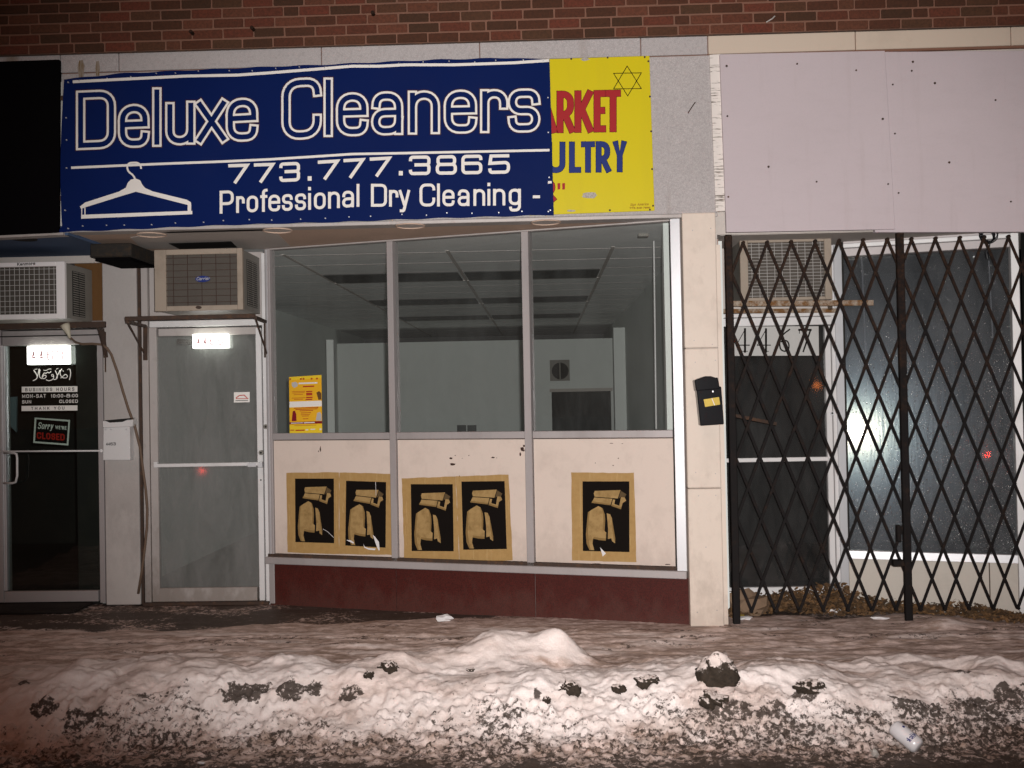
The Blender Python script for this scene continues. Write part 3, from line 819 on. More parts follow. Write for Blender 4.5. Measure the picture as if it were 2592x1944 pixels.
    f = ramp(nt, mul(nt, n3, mul(nt, s.outputs[0], 0.46), 'ADD'), 0.735, 0.80)
    c = mixc(nt, mul(nt, f, 0.93), c, dirtc)
    nt.links.new(c, b.inputs['Base Color'])
    rg = N(nt, 'ShaderNodeMapRange'); nt.links.new(s.outputs[1], rg.inputs[0])
    rg.inputs[3].default_value = 0.8; rg.inputs[4].default_value = 0.6
    b.inputs['Specular IOR Level'].default_value = 0.25
    nt.links.new(rg.outputs[0], b.inputs['Roughness'])
    b.inputs['Subsurface Weight'].default_value = 0.0
    bump(nt, b, n3, 0.5, 0.012)
    me.materials.append(m)
    o = bpy.data.objects.new('snow', me); COL.objects.link(o)
    tag(o, 'dirty ploughed snow bank and trodden slush along the kerb and pavement', 'snow', kind='stuff')
make_snow()

# ------------------------------------------------------------------ brick wall and stone band
zA = float(np.mean([FA.z(x, y) for x, y in ((152, 150), (864, 111), (1622, 87), (1790, 83), (2592, 73))]))
zA2 = float(np.mean([FA.z(x, y) for x, y in ((1622, 139), (1792, 135), (2400, 128))]))
XL, XR = -4.4, 4.7
wall = empty('brick_wall', (0, 6.75, zA), 'dark red brick wall above the shop signs', 'wall')
MB().wbox(XL, XR, 6.6535, 7.05, zA, zA + 1.25).build('mortar_bed', MT['mortar'], wall)
CW, CH = 0.2035, 0.0672
def brickmesh(L, k):
    r = random.Random(k)
    bm = bmesh.new()
    bmesh.ops.create_cube(bm, size=1.0)
    for v in bm.verts:
        v.co.x = v.co.x * (L - 0.011) + r.uniform(-.0015, .0015)
        v.co.y = v.co.y * 0.05 + r.uniform(-.002, .002)
        v.co.z = v.co.z * (CH - 0.0125) + r.uniform(-.0012, .0012)
    bmesh.ops.bevel(bm, geom=[e for e in bm.edges], offset=0.0035, segments=1, affect='EDGES')
    me = bpy.data.meshes.new('brick'); bm.to_mesh(me); bm.free()
    me.materials.append(MT['brick'])
    return me
BRM = [brickmesh(CW, k) for k in range(6)]
BRH = [brickmesh(CW / 2, 50 + k) for k in range(3)]
rest = []
for row in range(15):
    x = XL + (CW / 2 if row % 2 else 0.03) + random.uniform(-.01, .01)
    z = zA + CH * (row + 0.5) + 0.004
    while x < XR - CW:
        half = random.random() < 0.06
        L = CW / 2 if half else CW
        loc = (x + L / 2, 6.672 + random.uniform(-.003, .003), z + random.uniform(-.001, .001))
        if row < 6:
            o = bpy.data.objects.new('brick', random.choice(BRH if half else BRM))
            COL.objects.link(o); o.parent = wall
            o.location = Vector(loc) - wall.location
            o.rotation_euler = (random.uniform(-.02, .02), 0, random.uniform(-.012, .012))
        else:
            rest.append((loc, L))
        x += L
mb = MB()
for loc, L in rest:
    mb.wbox(loc[0] - L / 2 + .0055, loc[0] + L / 2 - .0055, loc[1] - .025, loc[1] + .025, loc[2] - CH / 2 + .006, loc[2] + CH / 2 - .006)
mb.build('upper_brickwork', MT['brick'], wall, kind='stuff')
for px, py in ((487, 84), (641, 74), (945, 36)):
    p = FA.pt(px, py, 0.01)
    MB().tube([p + np.array([0, .03, 0]), p + np.array([0, -.035, 0])], 0.012, 8).build('anchor_bolt', MT['iron'], wall)
p = FA.pt(1940, 56, 0.01)
MB().tube([p, p + np.array([.03, -.03, .01]), p + np.array([.05, -.02, .03])], 0.004, 6).build('wire_stub', MT['wirew'], wall)

band = empty('stone_band', (0, 6.65, zA2), 'narrow band of stone slabs between the brick wall and the signs', 'stone band')
cuts = [(-60, 'stone'), (152, 'stone'), (300, 'stone'), (813, 'stone'), (1214, 'stone'), (1622, 'stone'), (1792, 'creamslab'), (2166, 'creamslab'), (2560, 'creamslab'), (2760, None)]
for (a, m), (b, _) in zip(cuts[:-1], cuts[1:]):
    MB().box(FA, FA.u(a, 120) + .0025, FA.u(b, 120) - .0025, zA2 + .004, zA - .002, -0.10, 0.0 + random.uniform(0, .003)).build('slab', MT[m], band, bevel=.003)
MB().box(FA, XL, XR, zA2 - .01, zA, -0.16, -0.012).build('joint_bed', MT['mortar'], band)
MB().box(FA, XL, XR, zA - .006, zA + .004, -0.1, 0.006).build('drip_edge', MT['rust'], band)
# rust runs from the old sign fixings on the first slabs
RS = plain('rust_stain', (0.17, 0.105, 0.035), 0.8, dirt=0.6, dirtc=(0.37, 0.33, 0.30), scale=26, stretch=(2.5, 1, .35), lo=.36, hi=.52)
for px, wd, y0, y1 in ((205, 9, 153, 196), (247, 6, 155, 192)):
    MB().flat(FA, [(px - wd * .5, y0), (px + wd * .5, y0 - 1), (px + wd, y0 + 14), (px + wd * .7, y1), (px - wd * .6, y1), (px - wd, y0 + 18)], 0.0045).build('rust_streak', RS, band)

# stone front behind the signs
front = empty('stone_facing', (-0.9, 6.65, ZS), 'grey speckled stone facing behind and beside the blue and yellow signs', 'stone facing')
u0, u1 = FA.u(143, 400), FA.u(1813, 400)
xs_ = [u0, FA.u(560, 400), FA.u(990, 400), FA.u(1380, 400), u1]
for a, b in zip(xs_[:-1], xs_[1:]):
    MB().box(FA, a + .002, b - .002, ZS + .022, zA2 - .003, -0.12, -0.002).build('slab', MT['stone'], front, bevel=.003)
MB().box(FA, u0, u1, ZS - .004, ZS + .020, -0.12, 0.006).build('edge_trim', MT['galum'], front, bevel=.003)
MB().bpx(FA, 143, 207, 160, 572, -0.001, 0.004).build('bare_strip', MT['plaster'], front)
for py in (248, 502):
    MB().bpx(FA, 141, py - 6, 168, py + 6, 0.0045, 0.012).build('bracket', MT['rust'], front)
a, b = FA.pt(1742, 286, 0.0), FA.pt(1758, 262, 0.0)
MB().tube([a, a + np.array([0, -.03, 0]), b + np.array([0, -.03, 0.0]), b], 0.0032, 6).build('bent_nail', MT['rust'], front)

# ------------------------------------------------------------------ neighbours' sign panels
ls = empty('black_sign', FA.pt(70, 590), 'black sign panel at the left edge above the dark glass door', 'sign')
MB().prism(FA, [(-140, 160), (150, 150), (148, 589), (-140, 602)], -0.10, 0.03).build('panel', MT['black'], ls, bevel=.004)
MB().prism(FA, [(-140, 602), (160, 588), (160, 594), (-140, 609)], -0.06, 0.025).build('lower_trim', MT['galum'], ls)

st = MB().prism(FA, [(1796, 139), (1824, 137), (1842, 533), (1812, 535)], -0.03, 0.010)
st.build('wood_strip', MT['strip'], label='narrow white wooden strip with peeling paint beside the blank boards', cat='wood strip')

NAILS = [(285, 427), (742, 413), (1125, 455), (1297, 770), (868, 1177), (1332, 1192), (557, 1080), (290, 752), (296, 1275)]
NAILS2 = [(1492, 400), (1485, 458), (1362, 547), (1635, 538), (2028, 648), (1376, 865), (1728, 1052), (1400, 1250), (2128, 1306)]
def nails(lst, par, w):
    for i, (x, y) in enumerate(lst):
        mb = MB().disc(FA, 1728 + x / 2.56, y / 2.56, 0.006 if i % 3 else 0.0075, w - .004, w + .003, 10)
        mb.build('nail', MT['rust'], par)
b1 = empty('blank_board', FA.pt(2050, 588), 'blank pale painted board, left one of the pair above the folding gate', 'board', 'blank boards over the gated shop')
MB().prism(FA, [(1822, 137), (2240, 128), (2266, 580), (1839, 588)], 0.0, 0.034).build('panel', MT['board'], b1, bevel=.002)
nails(NAILS, b1, 0.034)
b2 = empty('blank_board', FA.pt(2450, 588), 'blank pale painted board, right one of the pair, running out of the frame', 'board', 'blank boards over the gated shop')
MB().prism(FA, [(2215, 131), (2790, 127), (2790, 586), (2215, 588)], -0.03, 0.016).build('panel', MT['board'], b2, bevel=.002)
nails(NAILS2, b2, 0.016)
rb = empty('fascia_wall', (2.8, 6.72, 2.5), 'plain wall behind the blank boards over the gated shop', 'wall')
MB().box(FA, FA.u(1800, 400), XR, FA.z(2200, 583), zA2 - .004, -0.30, -0.035).build('backing', MT['patch'], rb)

# ------------------------------------------------------------------ blue banner
def bw(px, py):
    return 0.0022 * math.sin(px * 0.021 + py * 0.013) + 0.0012 * math.sin(px * 0.047 - py * 0.02) + 0.001
ban = empty('blue_banner', FA.pt(780, 565), 'blue vinyl banner with white outlined shop lettering and a coat hanger', 'banner')
topc = line_of([(158, 203), (162, 201), (300, 186), (470, 178), (700, 168), (813, 164), (960, 157), (1100, 151), (1214, 148), (1300, 146), (1340, 149), (1402, 149)])
botc = line_of([(142, 588), (168, 587), (360, 579), (560, 570), (700, 566), (860, 562), (1000, 556), (1150, 551), (1260, 548), (1402, 544)])
NB, NR = 120, 24
vs_, fs_ = [], []
for j in range(NR + 1):
    t = j / NR
    for i in range(NB + 1):
        s = i / NB
        xl = 162 - 9 * math.sin(t * 2.6) * (t < .95) - (16 * max(0, t - .94) / .06)
        xr = 1391 + 11 * t
        x = xl + (xr - xl) * s
        y = topc(x) + (botc(x) - topc(x)) * t + (1.2 * math.sin(x * .055) if j in (0, NR) else 0)
        vs_.append(FA.pt(x, y, 0.018 + bw(x, y)))
back = [np.array(v) + np.array([0, .004, 0]) for v in vs_]
nn = len(vs_)
for j in range(NR):
    for i in range(NB):
        a = j * (NB + 1) + i
        fs_.append((a, a + 1, a + NB + 2, a + NB + 1))
        fs_.append((a + nn, a + NB + 1 + nn, a + NB + 2 + nn, a + 1 + nn))
rim = [i for i in range(NB + 1)] + [j * (NB + 1) + NB for j in range(1, NR + 1)] + [NR * (NB + 1) + i for i in range(NB - 1, -1, -1)] + [j * (NB + 1) for j in range(NR - 1, 0, -1)]
for k in range(len(rim)):
    a, b = rim[k], rim[(k + 1) % len(rim)]
    fs_.append((a, b, b + nn, a + nn))
MB().add(vs_ + back, fs_).build('sheet', MT['blue'], ban, smooth=False)
BWL = 0.0215
base1 = line_of([(192, 380.5), (395, 372), (510, 364.5), (735, 352), (840, 346.5), (1040, 341), (1230, 337), (1366, 335)])
big = [('D', 192, 294), ('e', 298, 379), ('l', 385, 409), ('u', 418, 495), ('x', 494, 577), ('e', 571, 654),
       ('C', 712, 815), ('l', 818.5, 843), ('e', 850, 933), ('a', 939, 1021), ('n', 1032, 1114), ('e', 1123, 1208), ('r', 1215, 1287), ('s', 1285, 1368)]
for ch, x0, x1 in big:
    H = 151 + (6 if ch == 'C' else 0)
    lo = (lambda x: base1(x) + 3) if ch == 'C' else base1
    mo = MB(); glyph(mo, FA, ch, x0, x1, lo, H, 24, BWL, 0, 0, bw)
    letter = mo.build('letter', MT['white'], ban)
    mi = MB(); glyph(mi, FA, ch, x0, x1, lo, H, 24, BWL + .0015, 5.5, 0, bw)
    mi.build('letter_core', MT['blue'], letter)
    mh = MB(); glyph(mh, FA, ch, x0, x1, lo, H, 24, BWL - .0012, 0, 2.2, bw)  # dark red band all round the letter
    mh.build('letter_edge', MT['rededge'], letter)
base2 = line_of([(578, 465), (740, 460), (870, 452), (1013, 444), (1291, 439.5)])
z7 = lambda v: 540 + v / 2.514
for ch, a, b in [('7', 95, 225), ('7', 258, 388), ('3', 420, 552), ('.', 600, 626), ('7', 665, 800), ('7', 828, 962), ('7', 995, 1130), ('.', 1180, 1206), ('3', 1245, 1382), ('8', 1415, 1550), ('6', 1578, 1712), ('5', 1750, 1888)]:
    mb = MB(); glyph(mb, FA, ch, z7(a), z7(b), base2, 49.5, 8.2 if ch != '.' else 10, BWL, 0, 0, bw)
    mb.build('digit', MT['white'], ban)
base3 = line_of([(555, 541), (786, 531), (906, 523.5), (1112, 522.5), (1268, 520)])
for ch, a, b in [('P', 40, 130), ('r', 145, 200), ('o', 212, 285), ('f', 297, 345), ('e', 350, 425), ('s', 437, 505), ('s', 520, 590), ('i', 603, 622), ('o', 640, 715), ('n', 730, 805), ('a', 820, 895), ('l', 911, 930),
                 ('D', 1003, 1105), ('r', 1118, 1178), ('y', 1180, 1252), ('C', 1312, 1412), ('l', 1423, 1442), ('e', 1458, 1535), ('a', 1555, 1630), ('n', 1655, 1730), ('i', 1744, 1763), ('n', 1780, 1858), ('g', 1880, 1957), ('-', 2030, 2082)]:
    mb = MB(); glyph(mb, FA, ch, z7(a), z7(b), base3, 58, 7.2, BWL, 0, 0, bw)
    mb.build('letter', MT['white'], ban)
for pts, wd in (([(184, 207), (300, 201), (471, 192.5), (600, 190), (680, 184.5), (800, 175), (890, 167.5), (960, 167.5), (1025, 164), (1150, 164), (1300, 159), (1390, 153)], 7.2),
                ([(180, 424.6), (400, 415), (560, 409), (680, 403.5), (800, 396), (890, 390), (1000, 388), (1200, 384), (1391, 380)], 6.2)):
    fine = []
    for (xa, ya), (xb, yb) in zip(pts[:-1], pts[1:]):
        for k in range(8): fine.append(np.array([xa + (xb - xa) * k / 8, ya + (yb - ya) * k / 8]))
    fine.append(np.array(pts[-1]))
    mb = MB(); ribbon(mb, FA, fine, wd, BWL + .0008, False, 0, bw)
    mb.build('white_rule', MT['white'], ban)
hz = lambda pts: [(x / 2.56, y / 2.56) for x, y in pts]
hg = [(878, 1156), (908, 1168), (922, 1196), (940, 1218), (990, 1240), (1210, 1294), (1236, 1310), (1240, 1332), (1216, 1328), (960, 1262), (880, 1242), (780, 1272), (556, 1342), (526, 1354), (518, 1338), (552, 1312), (770, 1242), (816, 1216), (828, 1184), (848, 1164)]
mb = MB()
mb.add([FA.pt(x, y, BWL + .0042 + bw(x, y)) for x, y in hz(hg)], [tuple(range(len(hg)))])
for q in ([(526, 1392), (1246, 1366), (1246, 1388), (526, 1417)], [(1216, 1326), (1239, 1328), (1239, 1368), (1216, 1369)], [(527, 1350), (533, 1350), (533, 1394), (527, 1394)], [(547, 1346), (554, 1344), (554, 1394), (547, 1394)]):
    mb.add([FA.pt(x, y, BWL + .0046 + bw(x, y)) for x, y in hz(q)], [(0, 1, 2, 3)])
hk = roundpath([(876 / 2.56, 1165 / 2.56), (868 / 2.56, 1140 / 2.56, 6), (824 / 2.56, 1105 / 2.56, 8), (826 / 2.56, 1056 / 2.56, 14), (912 / 2.56, 1052 / 2.56, 14), (914 / 2.56, 1092 / 2.56)], False)
ribbon(mb, FA, hk, 4.6, BWL + .0050, False, 1, bw)
mb.build('hanger_print', MT['white'], ban)
mb = MB()
for x in range(200, 1400, 62):
    mb.disc(FA, x + random.uniform(-12, 12), botc(x) - 11 + random.uniform(-3, 2), .0042, .018, .029, 8)
    mb.disc(FA, x + random.uniform(-12, 12), topc(x) + 5 + random.uniform(-2, 4), .0038, .018, .029, 8)
for x, y in ((172, 578), (168, 354), (167, 298), (168, 425), (164, 532), (172, 208), (1387, 247), (1388, 335), (1390, 449), (1393, 532)):
    mb.disc(FA, x, y, .0045, .018, .029, 8)
mb.build('fixing_screws', MT['chrome'], ban, kind='stuff')
mb = MB(); mb.flat(FA, [(1387, 458.5), (1396, 458), (1397, 464), (1387, 465)], .029)
mb.build('cut_off_letter', MT['white'], ban)

# ------------------------------------------------------------------ yellow sign behind the banner
ye = empty('yellow_sign', FA.pt(1500, 535), 'yellow enamel market sign half hidden behind the blue banner', 'sign')
MB().prism(FA, [(1330, 151), (1644, 141), (1657, 533), (1340, 545)], -0.0015, 0.010).build('panel', MT['yellow'], ye, bevel=.002)
y2 = lambda v: 864 + v / 2.56
def sign_letters(lst, base, H, W, mat, name):
    for ch, a, b in lst:
        mo = MB(); glyph(mo, FA, ch, y2(a), y2(b), base, H, W, .0128, 0, 0)
        l = mo.build(name, mat, ye)
        mk = MB(); glyph(mk, FA, ch, y2(a), y2(b), base, H, W, .0106, 0, .9)
        mk.build('letter_outline', MT['ink'], l)
sign_letters([('A', 1240, 1398), ('R', 1396, 1512), ('K', 1512, 1632), ('E', 1636, 1714), ('T', 1712, 1810)], line_of([(1350, 337.5), (1575, 333.5)]), 106, 16.5, MT['red'], 'letter')
sign_letters([('U', 1330, 1450), ('L', 1477, 1552), ('T', 1555, 1642), ('R', 1650, 1745), ('Y', 1762, 1846)], line_of([(1380, 438), (1590, 435)]), 78, 13.5, MT['navy'], 'letter')
sign_letters([('R', 1290, 1390)], line_of([(1300, 512), (1440, 509)]), 54, 12, MT['red'], 'letter')
for a in (1400, 1431):
    MB().flat(FA, [(y2(a), 464), (y2(a + 19), 463), (y2(a + 18), 479), (y2(a + 1), 480)], .0112).build('quote_mark', MT['red'], ye)
mb = MB()
for tri in ([(1852, 428), (1944, 574), (1764, 576)], [(1764, 475), (1944, 472), (1856, 622)]):
    ribbon(mb, FA, [np.array([y2(x), y / 2.56]) for x, y in tri], 1.9, .0112 + .0003 * (tri[0][0] == 1764), True)
mb.build('star_emblem', MT['ink'], ye)
mb = MB()
mb2 = MB(); brownink = plain('brown_ink', (0.26, 0.10, 0.01), 0.6, dirt=0, bmp=0)
text(mb2, FA, 'Sign America', 1595, 1641, 521.5, 519.5, 6.5, 0.9, .0112, slant=.25)
text(mb2, FA, '773-343-7880', 1593, 1646, 529, 527.5, 4.2, 1.0, .0112)
mb2.build('maker_mark', brownink, ye)
for cx_, cy_, rx, ry in ((1605, 1265, 52, 24), (1580, 385, 30, 12), (1488, 1366, 32, 7)):
    pts = [(y2(cx_ + rx * math.cos(t) * random.uniform(.7, 1.1)), (cy_ + ry * math.sin(t) * random.uniform(.65, 1.1)) / 2.56) for t in np.linspace(0, 6.0, 14)]
    MB().flat(FA, pts, .0114).build('paint_chip', speckle('chipped_enamel', (.45, .42, .38), (.25, .2, .15), 120), ye)
mb = MB()
for x, y in ((2000, 625), (2008, 850), (2014, 1095), (2020, 1333), (1966, 369), (1990, 396), (1490, 381), (1726, 372), (1740, 1362), (2000, 1358)):
    mb.disc(FA, y2(x), y / 2.56, .0065, .004, .0135, 8)
mb.build('sign_screws', MT['rust'], ye, kind='stuff')

# ------------------------------------------------------------------ soffits under the sign band
def flatslab(mb, pts, z0, z1):
    n = len(pts)
    return mb.add([(x, y, z0) for x, y in pts] + [(x, y, z1) for x, y in pts],
                  [tuple(range(n)), tuple(range(2 * n - 1, n - 1, -1))] + [(i, (i + 1) % n, (i + 1) % n + n, i + n) for i in range(n)])
XP = float(atz(228, 606, ZS)[0])                 # party line between the two left shops
XQ = float(FA.pt(1728, 545)[0])                  # left face of the cream pilaster
wl, wr = WP.P(0, 0, 0), WP.P(float(np.hypot(_r[0] - _l[0], _r[1] - _l[1])), 0, 0)
WU = float(np.hypot(_r[0] - _l[0], _r[1] - _l[1]))
sf = empty('shop_soffit', (-1, 7.0, ZS), 'tan stucco soffit over the recessed shop entrance', 'soffit')
mb = flatslab(MB(), [(XP, 6.662), (XQ, 6.662), (XQ, 6.72), (wl[0], wl[1] + .02), (XP, 7.68)], ZS, ZS + .06)
mb.build('stucco', MT['tan'], sf)
c = atz(800, 600, ZS); q = [atz(430, 585, ZS), atz(690, 578, ZS), atz(735, 622, ZS), atz(640, 630, ZS), atz(360, 628, ZS), atz(330, 600, ZS)]
flatslab(MB(), [(p[0], p[1]) for p in q], ZS - .004, ZS - .001).build('plaster_patch', MT['patch'], sf)
q = [atz(427, 614, ZS), atz(585, 609, ZS), atz(600, 624, ZS), atz(455, 628, ZS)]
flatslab(MB(), [(p[0], p[1]) for p in q], ZS - .008, ZS - .0045).build('broken_opening', MT['dark'], sf)
for px, py in ((383, 592), (703, 581), (1038.6, 569.5), (1381.6, 560.5)):
    p = atz(px, py, ZS)
    t = empty('recessed_light', (p[0], p[1], ZS), '', 'light')
    lab = {383: 'round recessed soffit light nearest the black box', 703: 'round recessed soffit light above the left end of the shop window',
           1038.6: 'round recessed soffit light above the middle window pane', 1381.6: 'round recessed soffit light below the yellow sign'}[px]
    tag(t, lab, 'light', 'recessed soffit lights')
    ring = []
    for k in range(24):
        a = 2 * math.pi * k / 24
        ring.append((p[0] + .095 * math.cos(a), p[1] + .095 * math.sin(a), ZS - .007))
    MB().tube(ring + ring[:1], .0045, 6, False).build('rim', MT['tan'], t, smooth=True)
    flatslab(MB(), [(x, y) for x, y, _ in ring], ZS - .0045, ZS - .0022).build('lens', MT['patch'], t)
ls2 = empty('blue_soffit', (-3.8, 7.0, ZS), 'blue painted soffit above the left shop door', 'soffit')
flatslab(MB(), [(XL - .4, 6.649), (XP - .002, 6.649), (XP - .002, 7.70), (XL - .4, 7.70)], ZS - .02, ZS + .06).build('boards', MT['bluesof'], ls2)
p = atz(62, 604, ZS - .02)
flatslab(MB(), [(p[0] + .08 * math.cos(a), p[1] + .08 * math.sin(a)) for a in np.linspace(0, 6.0, 16)], ZS - .028, ZS - .021).build('lamp_hole', MT['dark'], ls2)
MB().bpx(DP, -60, 646, 300, 668, -.05, .02).build('wall_plate', MT['patch'], ls2)

# black metal box hung under the soffit on the party line
p0, p1 = atz(239, 620, ZS - .02), atz(332, 614, ZS - .02)
bb = empty('metal_box', (p0[0] + .15, 7.2, ZS - .12), 'old rusty black metal box hanging under the soffit above the grey pillar', 'box')
xa, xb = p0[0], p1[0]
MB().wbox(xa, xb, 7.02, 7.58, ZS - .115, ZS - .022).build('housing', rustmat('black_rust', (.012, .010, .008), (.05, .028, .01), .5, .7), bb, bevel=.006)
MB().wbox(xa + .02, xb - .02, 7.06, 7.5, ZS - .135, ZS - .116).build('bottom_cover', MT['black'], bb)

# ------------------------------------------------------------------ cream pilaster
pil = empty('pilaster', FA.pt(1787, 1587, .03), 'cream panelled pilaster between the cleaners and the gated shop', 'pilaster')
PX0, PX1 = (FA.u(1730, 600, .03) + FA.u(1745, 1560, .03)) / 2, (FA.u(1815, 600, .03) + FA.u(1831, 1560, .03)) / 2
zz = [FA.z(1775, 537, .03), FA.z(1782, 881, .03), FA.z(1788, 1236, .03), FA.z(1787, 1587, .03)]
for za, zb in zip(zz[:-1], zz[1:]):
    o = MB().box(FA, PX0, PX1, zb + .002, za - .002, -.10, .03).build('panel', MT['cream'], pil, bevel=.008, seg=2)
MB().box(FA, PX0 + .012, PX1 + .012, zz[-1] + .002, zz[0] + .09, -.62, -.004).build('core', MT['patch'], pil)
MB().box(FA, PX1 + .0005, PX1 + .028, zz[-1] + .01, FA.z(1820, 620), -.05, .012).build('edge_strip', MT['cream'], pil)
mb = MB()
for x, y in ((1753, 583), (1799, 578), (1757, 862), (1803, 872), (1760, 917), (1811, 912), (1761, 1196), (1811, 1199), (1768, 1255), (1812, 1254), (1765, 1550), (1815, 1545), (1787, 1385)):
    mb.disc(FA, x, y, .004, .028, .0325, 8)
mb.build('panel_screws', MT['galum'], pil, kind='stuff')

bm_ = empty('black_mailbox', FA.pt(1795, 1075, .03), 'black wall mailbox with a brass plate on the cream pilaster, hanging tilted', 'mailbox')
MB().prism(FA, [(1763, 982), (1826, 978), (1833, 1074), (1773, 1078)], .0305, .115).build('body', MT['gloss'], bm_, bevel=.006, seg=2)
MB().prism(FA, [(1758, 962), (1772, 957), (1786, 952), (1800, 952), (1812, 956), (1817, 955), (1823, 984), (1762, 990)], .0305, .130).build('lid', MT['gloss'], bm_, bevel=.006, seg=2)
pl_ = MB().prism(FA, [(1781, 1011), (1820, 1005), (1823, 1024), (1785, 1030)], .115, .118).build('name_plate', MT['brass'], bm_)
MB().prism(FA, [(1801, 1008.6), (1803, 1008.3), (1810, 1025.6), (1808, 1026)], .1181, .1188).build('plate_crease', MT['walum'], pl_)
MB().prism(FA, [(1803, 989), (1806, 989), (1806, 993), (1803, 993)], .115, .119).build('catch', MT['chrome'], bm_)

# ------------------------------------------------------------------ grey pillar with conduit, white mailbox
gp = empty('grey_pillar', DP.pt(306, 1531, .04), 'grey metal clad pillar between the dark door and the cleaners door', 'pillar')
gx0, gx1 = DP.u(263, 1100, .04), DP.u(350, 1100, .04)
MB().box(DP, gx0, gx1, 0.0, ZS - .022, -.25, .04).build('cladding', MT['pillar'], gp, bevel=.006)
MB().box(DP, gx1 + .004, gx1 + .022, 0.0, ZS - .022, -.2, .028).build('channel', MT['rust'], gp)
wm = empty('white_mailbox', DP.pt(296, 1165, .04), 'white metal mailbox numbered 4463 on the grey pillar', 'mailbox')
MB().prism(DP, [(261, 1083), (328, 1079), (329, 1165), (260, 1165)], .0405, .12).build('body', MT['walum'], wm, bevel=.004)
MB().prism(DP, [(259, 1066), (336, 1062), (335, 1080), (260, 1083)], .0405, .135).build('lid', MT['walum'], wm, bevel=.004)
MB().prism(DP, [(264, 1064), (333, 1058), (310, 1068), (278, 1070)], .06, .137).build('slot', MT['dark'], wm)
for x in (267, 281, 320):
    MB().disc(DP, x, 1087, .006, .119, .124, 10).build('rivet', MT['chrome'], wm)
mb = MB(); text(mb, DP, '4463', 268.5, 293, 1128, 1127, 7.4, 1.3, .1208); mb.build('number', MT['ink'], wm)

# ------------------------------------------------------------------ interior of the cleaners
ZCE = 2.642
XWL, XWR, YB = -3.32, 1.12, 16.5
def structure(name, mb, mat): return mb.build(name, mat, kind='structure')
def wpt(u, w): p = WP.P(u, 0, w); return (float(p[0]), float(p[1]))
structure('shop_floor', flatslab(MB(), [(XWL, 7.66), wpt(.03, -.1), wpt(WU - .02, -.08), (XWR, 6.9), (XWR, 19), (XWL, 19)], -.03, .004), MT['floorin'])
structure('shop_wall_left', MB().wbox(XWL - .02, XWL, 7.64, 19, 0, ZCE + .1), MT['wallin'])
structure('shop_wall_right', MB().wbox(XWR, XWR + .1, 6.95, 19, 0, ZCE + .1), MT['wallin'])
PB = Plane(0, YB)
dx0, dx1, dz1 = PB.u(1397, 1040), PB.u(1547, 1040), PB.z(1470, 991)
zt = PB.z(1100, 865)
bw_ = MB().wbox(XWL, dx0, YB, YB + .12, 0, zt).wbox(dx0, dx1, YB, YB + .12, dz1, zt)
if dx1 < XWR - .01: bw_.wbox(dx1, XWR, YB, YB + .12, 0, zt)
structure('shop_wall_back', bw_, MT['wallin'])
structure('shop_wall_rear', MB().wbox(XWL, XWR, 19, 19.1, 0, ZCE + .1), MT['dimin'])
dr = empty('back_door', (dx0 + .4, YB, 0), 'dark doorway in the back wall of the empty shop', 'doorway')
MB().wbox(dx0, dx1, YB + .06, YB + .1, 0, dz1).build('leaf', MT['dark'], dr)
MB().wbox(dx0 - .03, dx1 + .03, YB - .02, YB - .002, dz1, dz1 + .05).build('head', MT['patch'], dr)
ce = flatslab(MB(), [(XWL, 7.66), wpt(.0, -.06), wpt(WU, -.04), (XWR, 6.9), (XWR, 19), (XWL, 19)], ZCE, ZCE + .06)
cobj = structure('ceiling', ce, MT['ceil'])
# suspended grid: cross strips are parts of the ceiling
coff = np.array(cobj.location)
for y in np.arange(8.05, 18.6, .61):
    x1 = XWR if y > 7.7 else .0
    MB().wbox(XWL + .01, XWR - .01, y - .012, y + .012, ZCE - .0035 if y < 9 else ZCE - .0022, ZCE - .001).build('grid_strip', MT['galum'], cobj)
TX0 = Plane(0, 9.3).u(819, 687); TX1 = Plane(0, 9.3).u(1518, 671)
tm = (TX0 + TX1) / 2
for x in (TX0 - .03, tm, TX1 + .03):
    MB().wbox(x - .014, x + .014, 7.95, 18.6, ZCE - .006, ZCE - .002).build('grid_runner', MT['patch'], cobj)
names = ['nearest', 'second', 'third']
for i, y in enumerate((9.28, 11.72, 14.16)):
    for s in (0, 1):
        xa, xb = (TX0, tm - .03) if s == 0 else (tm + .03, TX1)
        t = empty('ceiling_light', ((xa + xb) / 2, y + .3, ZCE - .02), f"{'left' if s == 0 else 'right'} unlit ceiling light panel of the {names[i]} row inside the shop", 'light', 'unlit ceiling light panels')
        MB().wbox(xa, xb, y, y + .61, ZCE - .016, ZCE - .009).build('lens', MT['lens'], t)
        MB().wbox(xa - .02, xb + .02, y + .612, y + .635, ZCE - .016, ZCE - .009).build('frame', MT['patch'], t)
# fan, hatch, post, emergency lamp, conduit
fan = empty('exhaust_fan', PB.pt(1417, 964, .03), 'square grey exhaust fan with round opening on the shop back wall', 'fan')
MB().bpx(PB, 1392, 911, 1442, 964, .001, .03).build('plate', MT['acgrey'], fan)
MB().disc(PB, 1418, 939, .135, .0305, .035, 20).build('opening', MT['dark'], fan)
MB().bpx(PB, 1416, 911, 1419, 964, .036, .045).build('bar', MT['acgrey'], fan)
ht = empty('wall_hatch', PB.pt(1182, 1098, .01), 'small dark double window low on the shop back wall', 'hatch')
MB().bpx(PB, 1157, 1076, 1180, 1100, .001, .012).build('pane', MT['dimin'], ht)
MB().bpx(PB, 1183, 1076, 1206, 1100, .001, .012).build('pane', MT['dimin'], ht)
P14 = Plane(0, 14.0)
MB().box(P14, P14.u(1555, 950), P14.u(1585, 950), 0.004, P14.z(1570, 829), -.16, 0).build('shop_post', MT['wallin'], label='pale square post in front of the dark doorway inside the shop', cat='post')
P12 = Plane(0, 12.0)
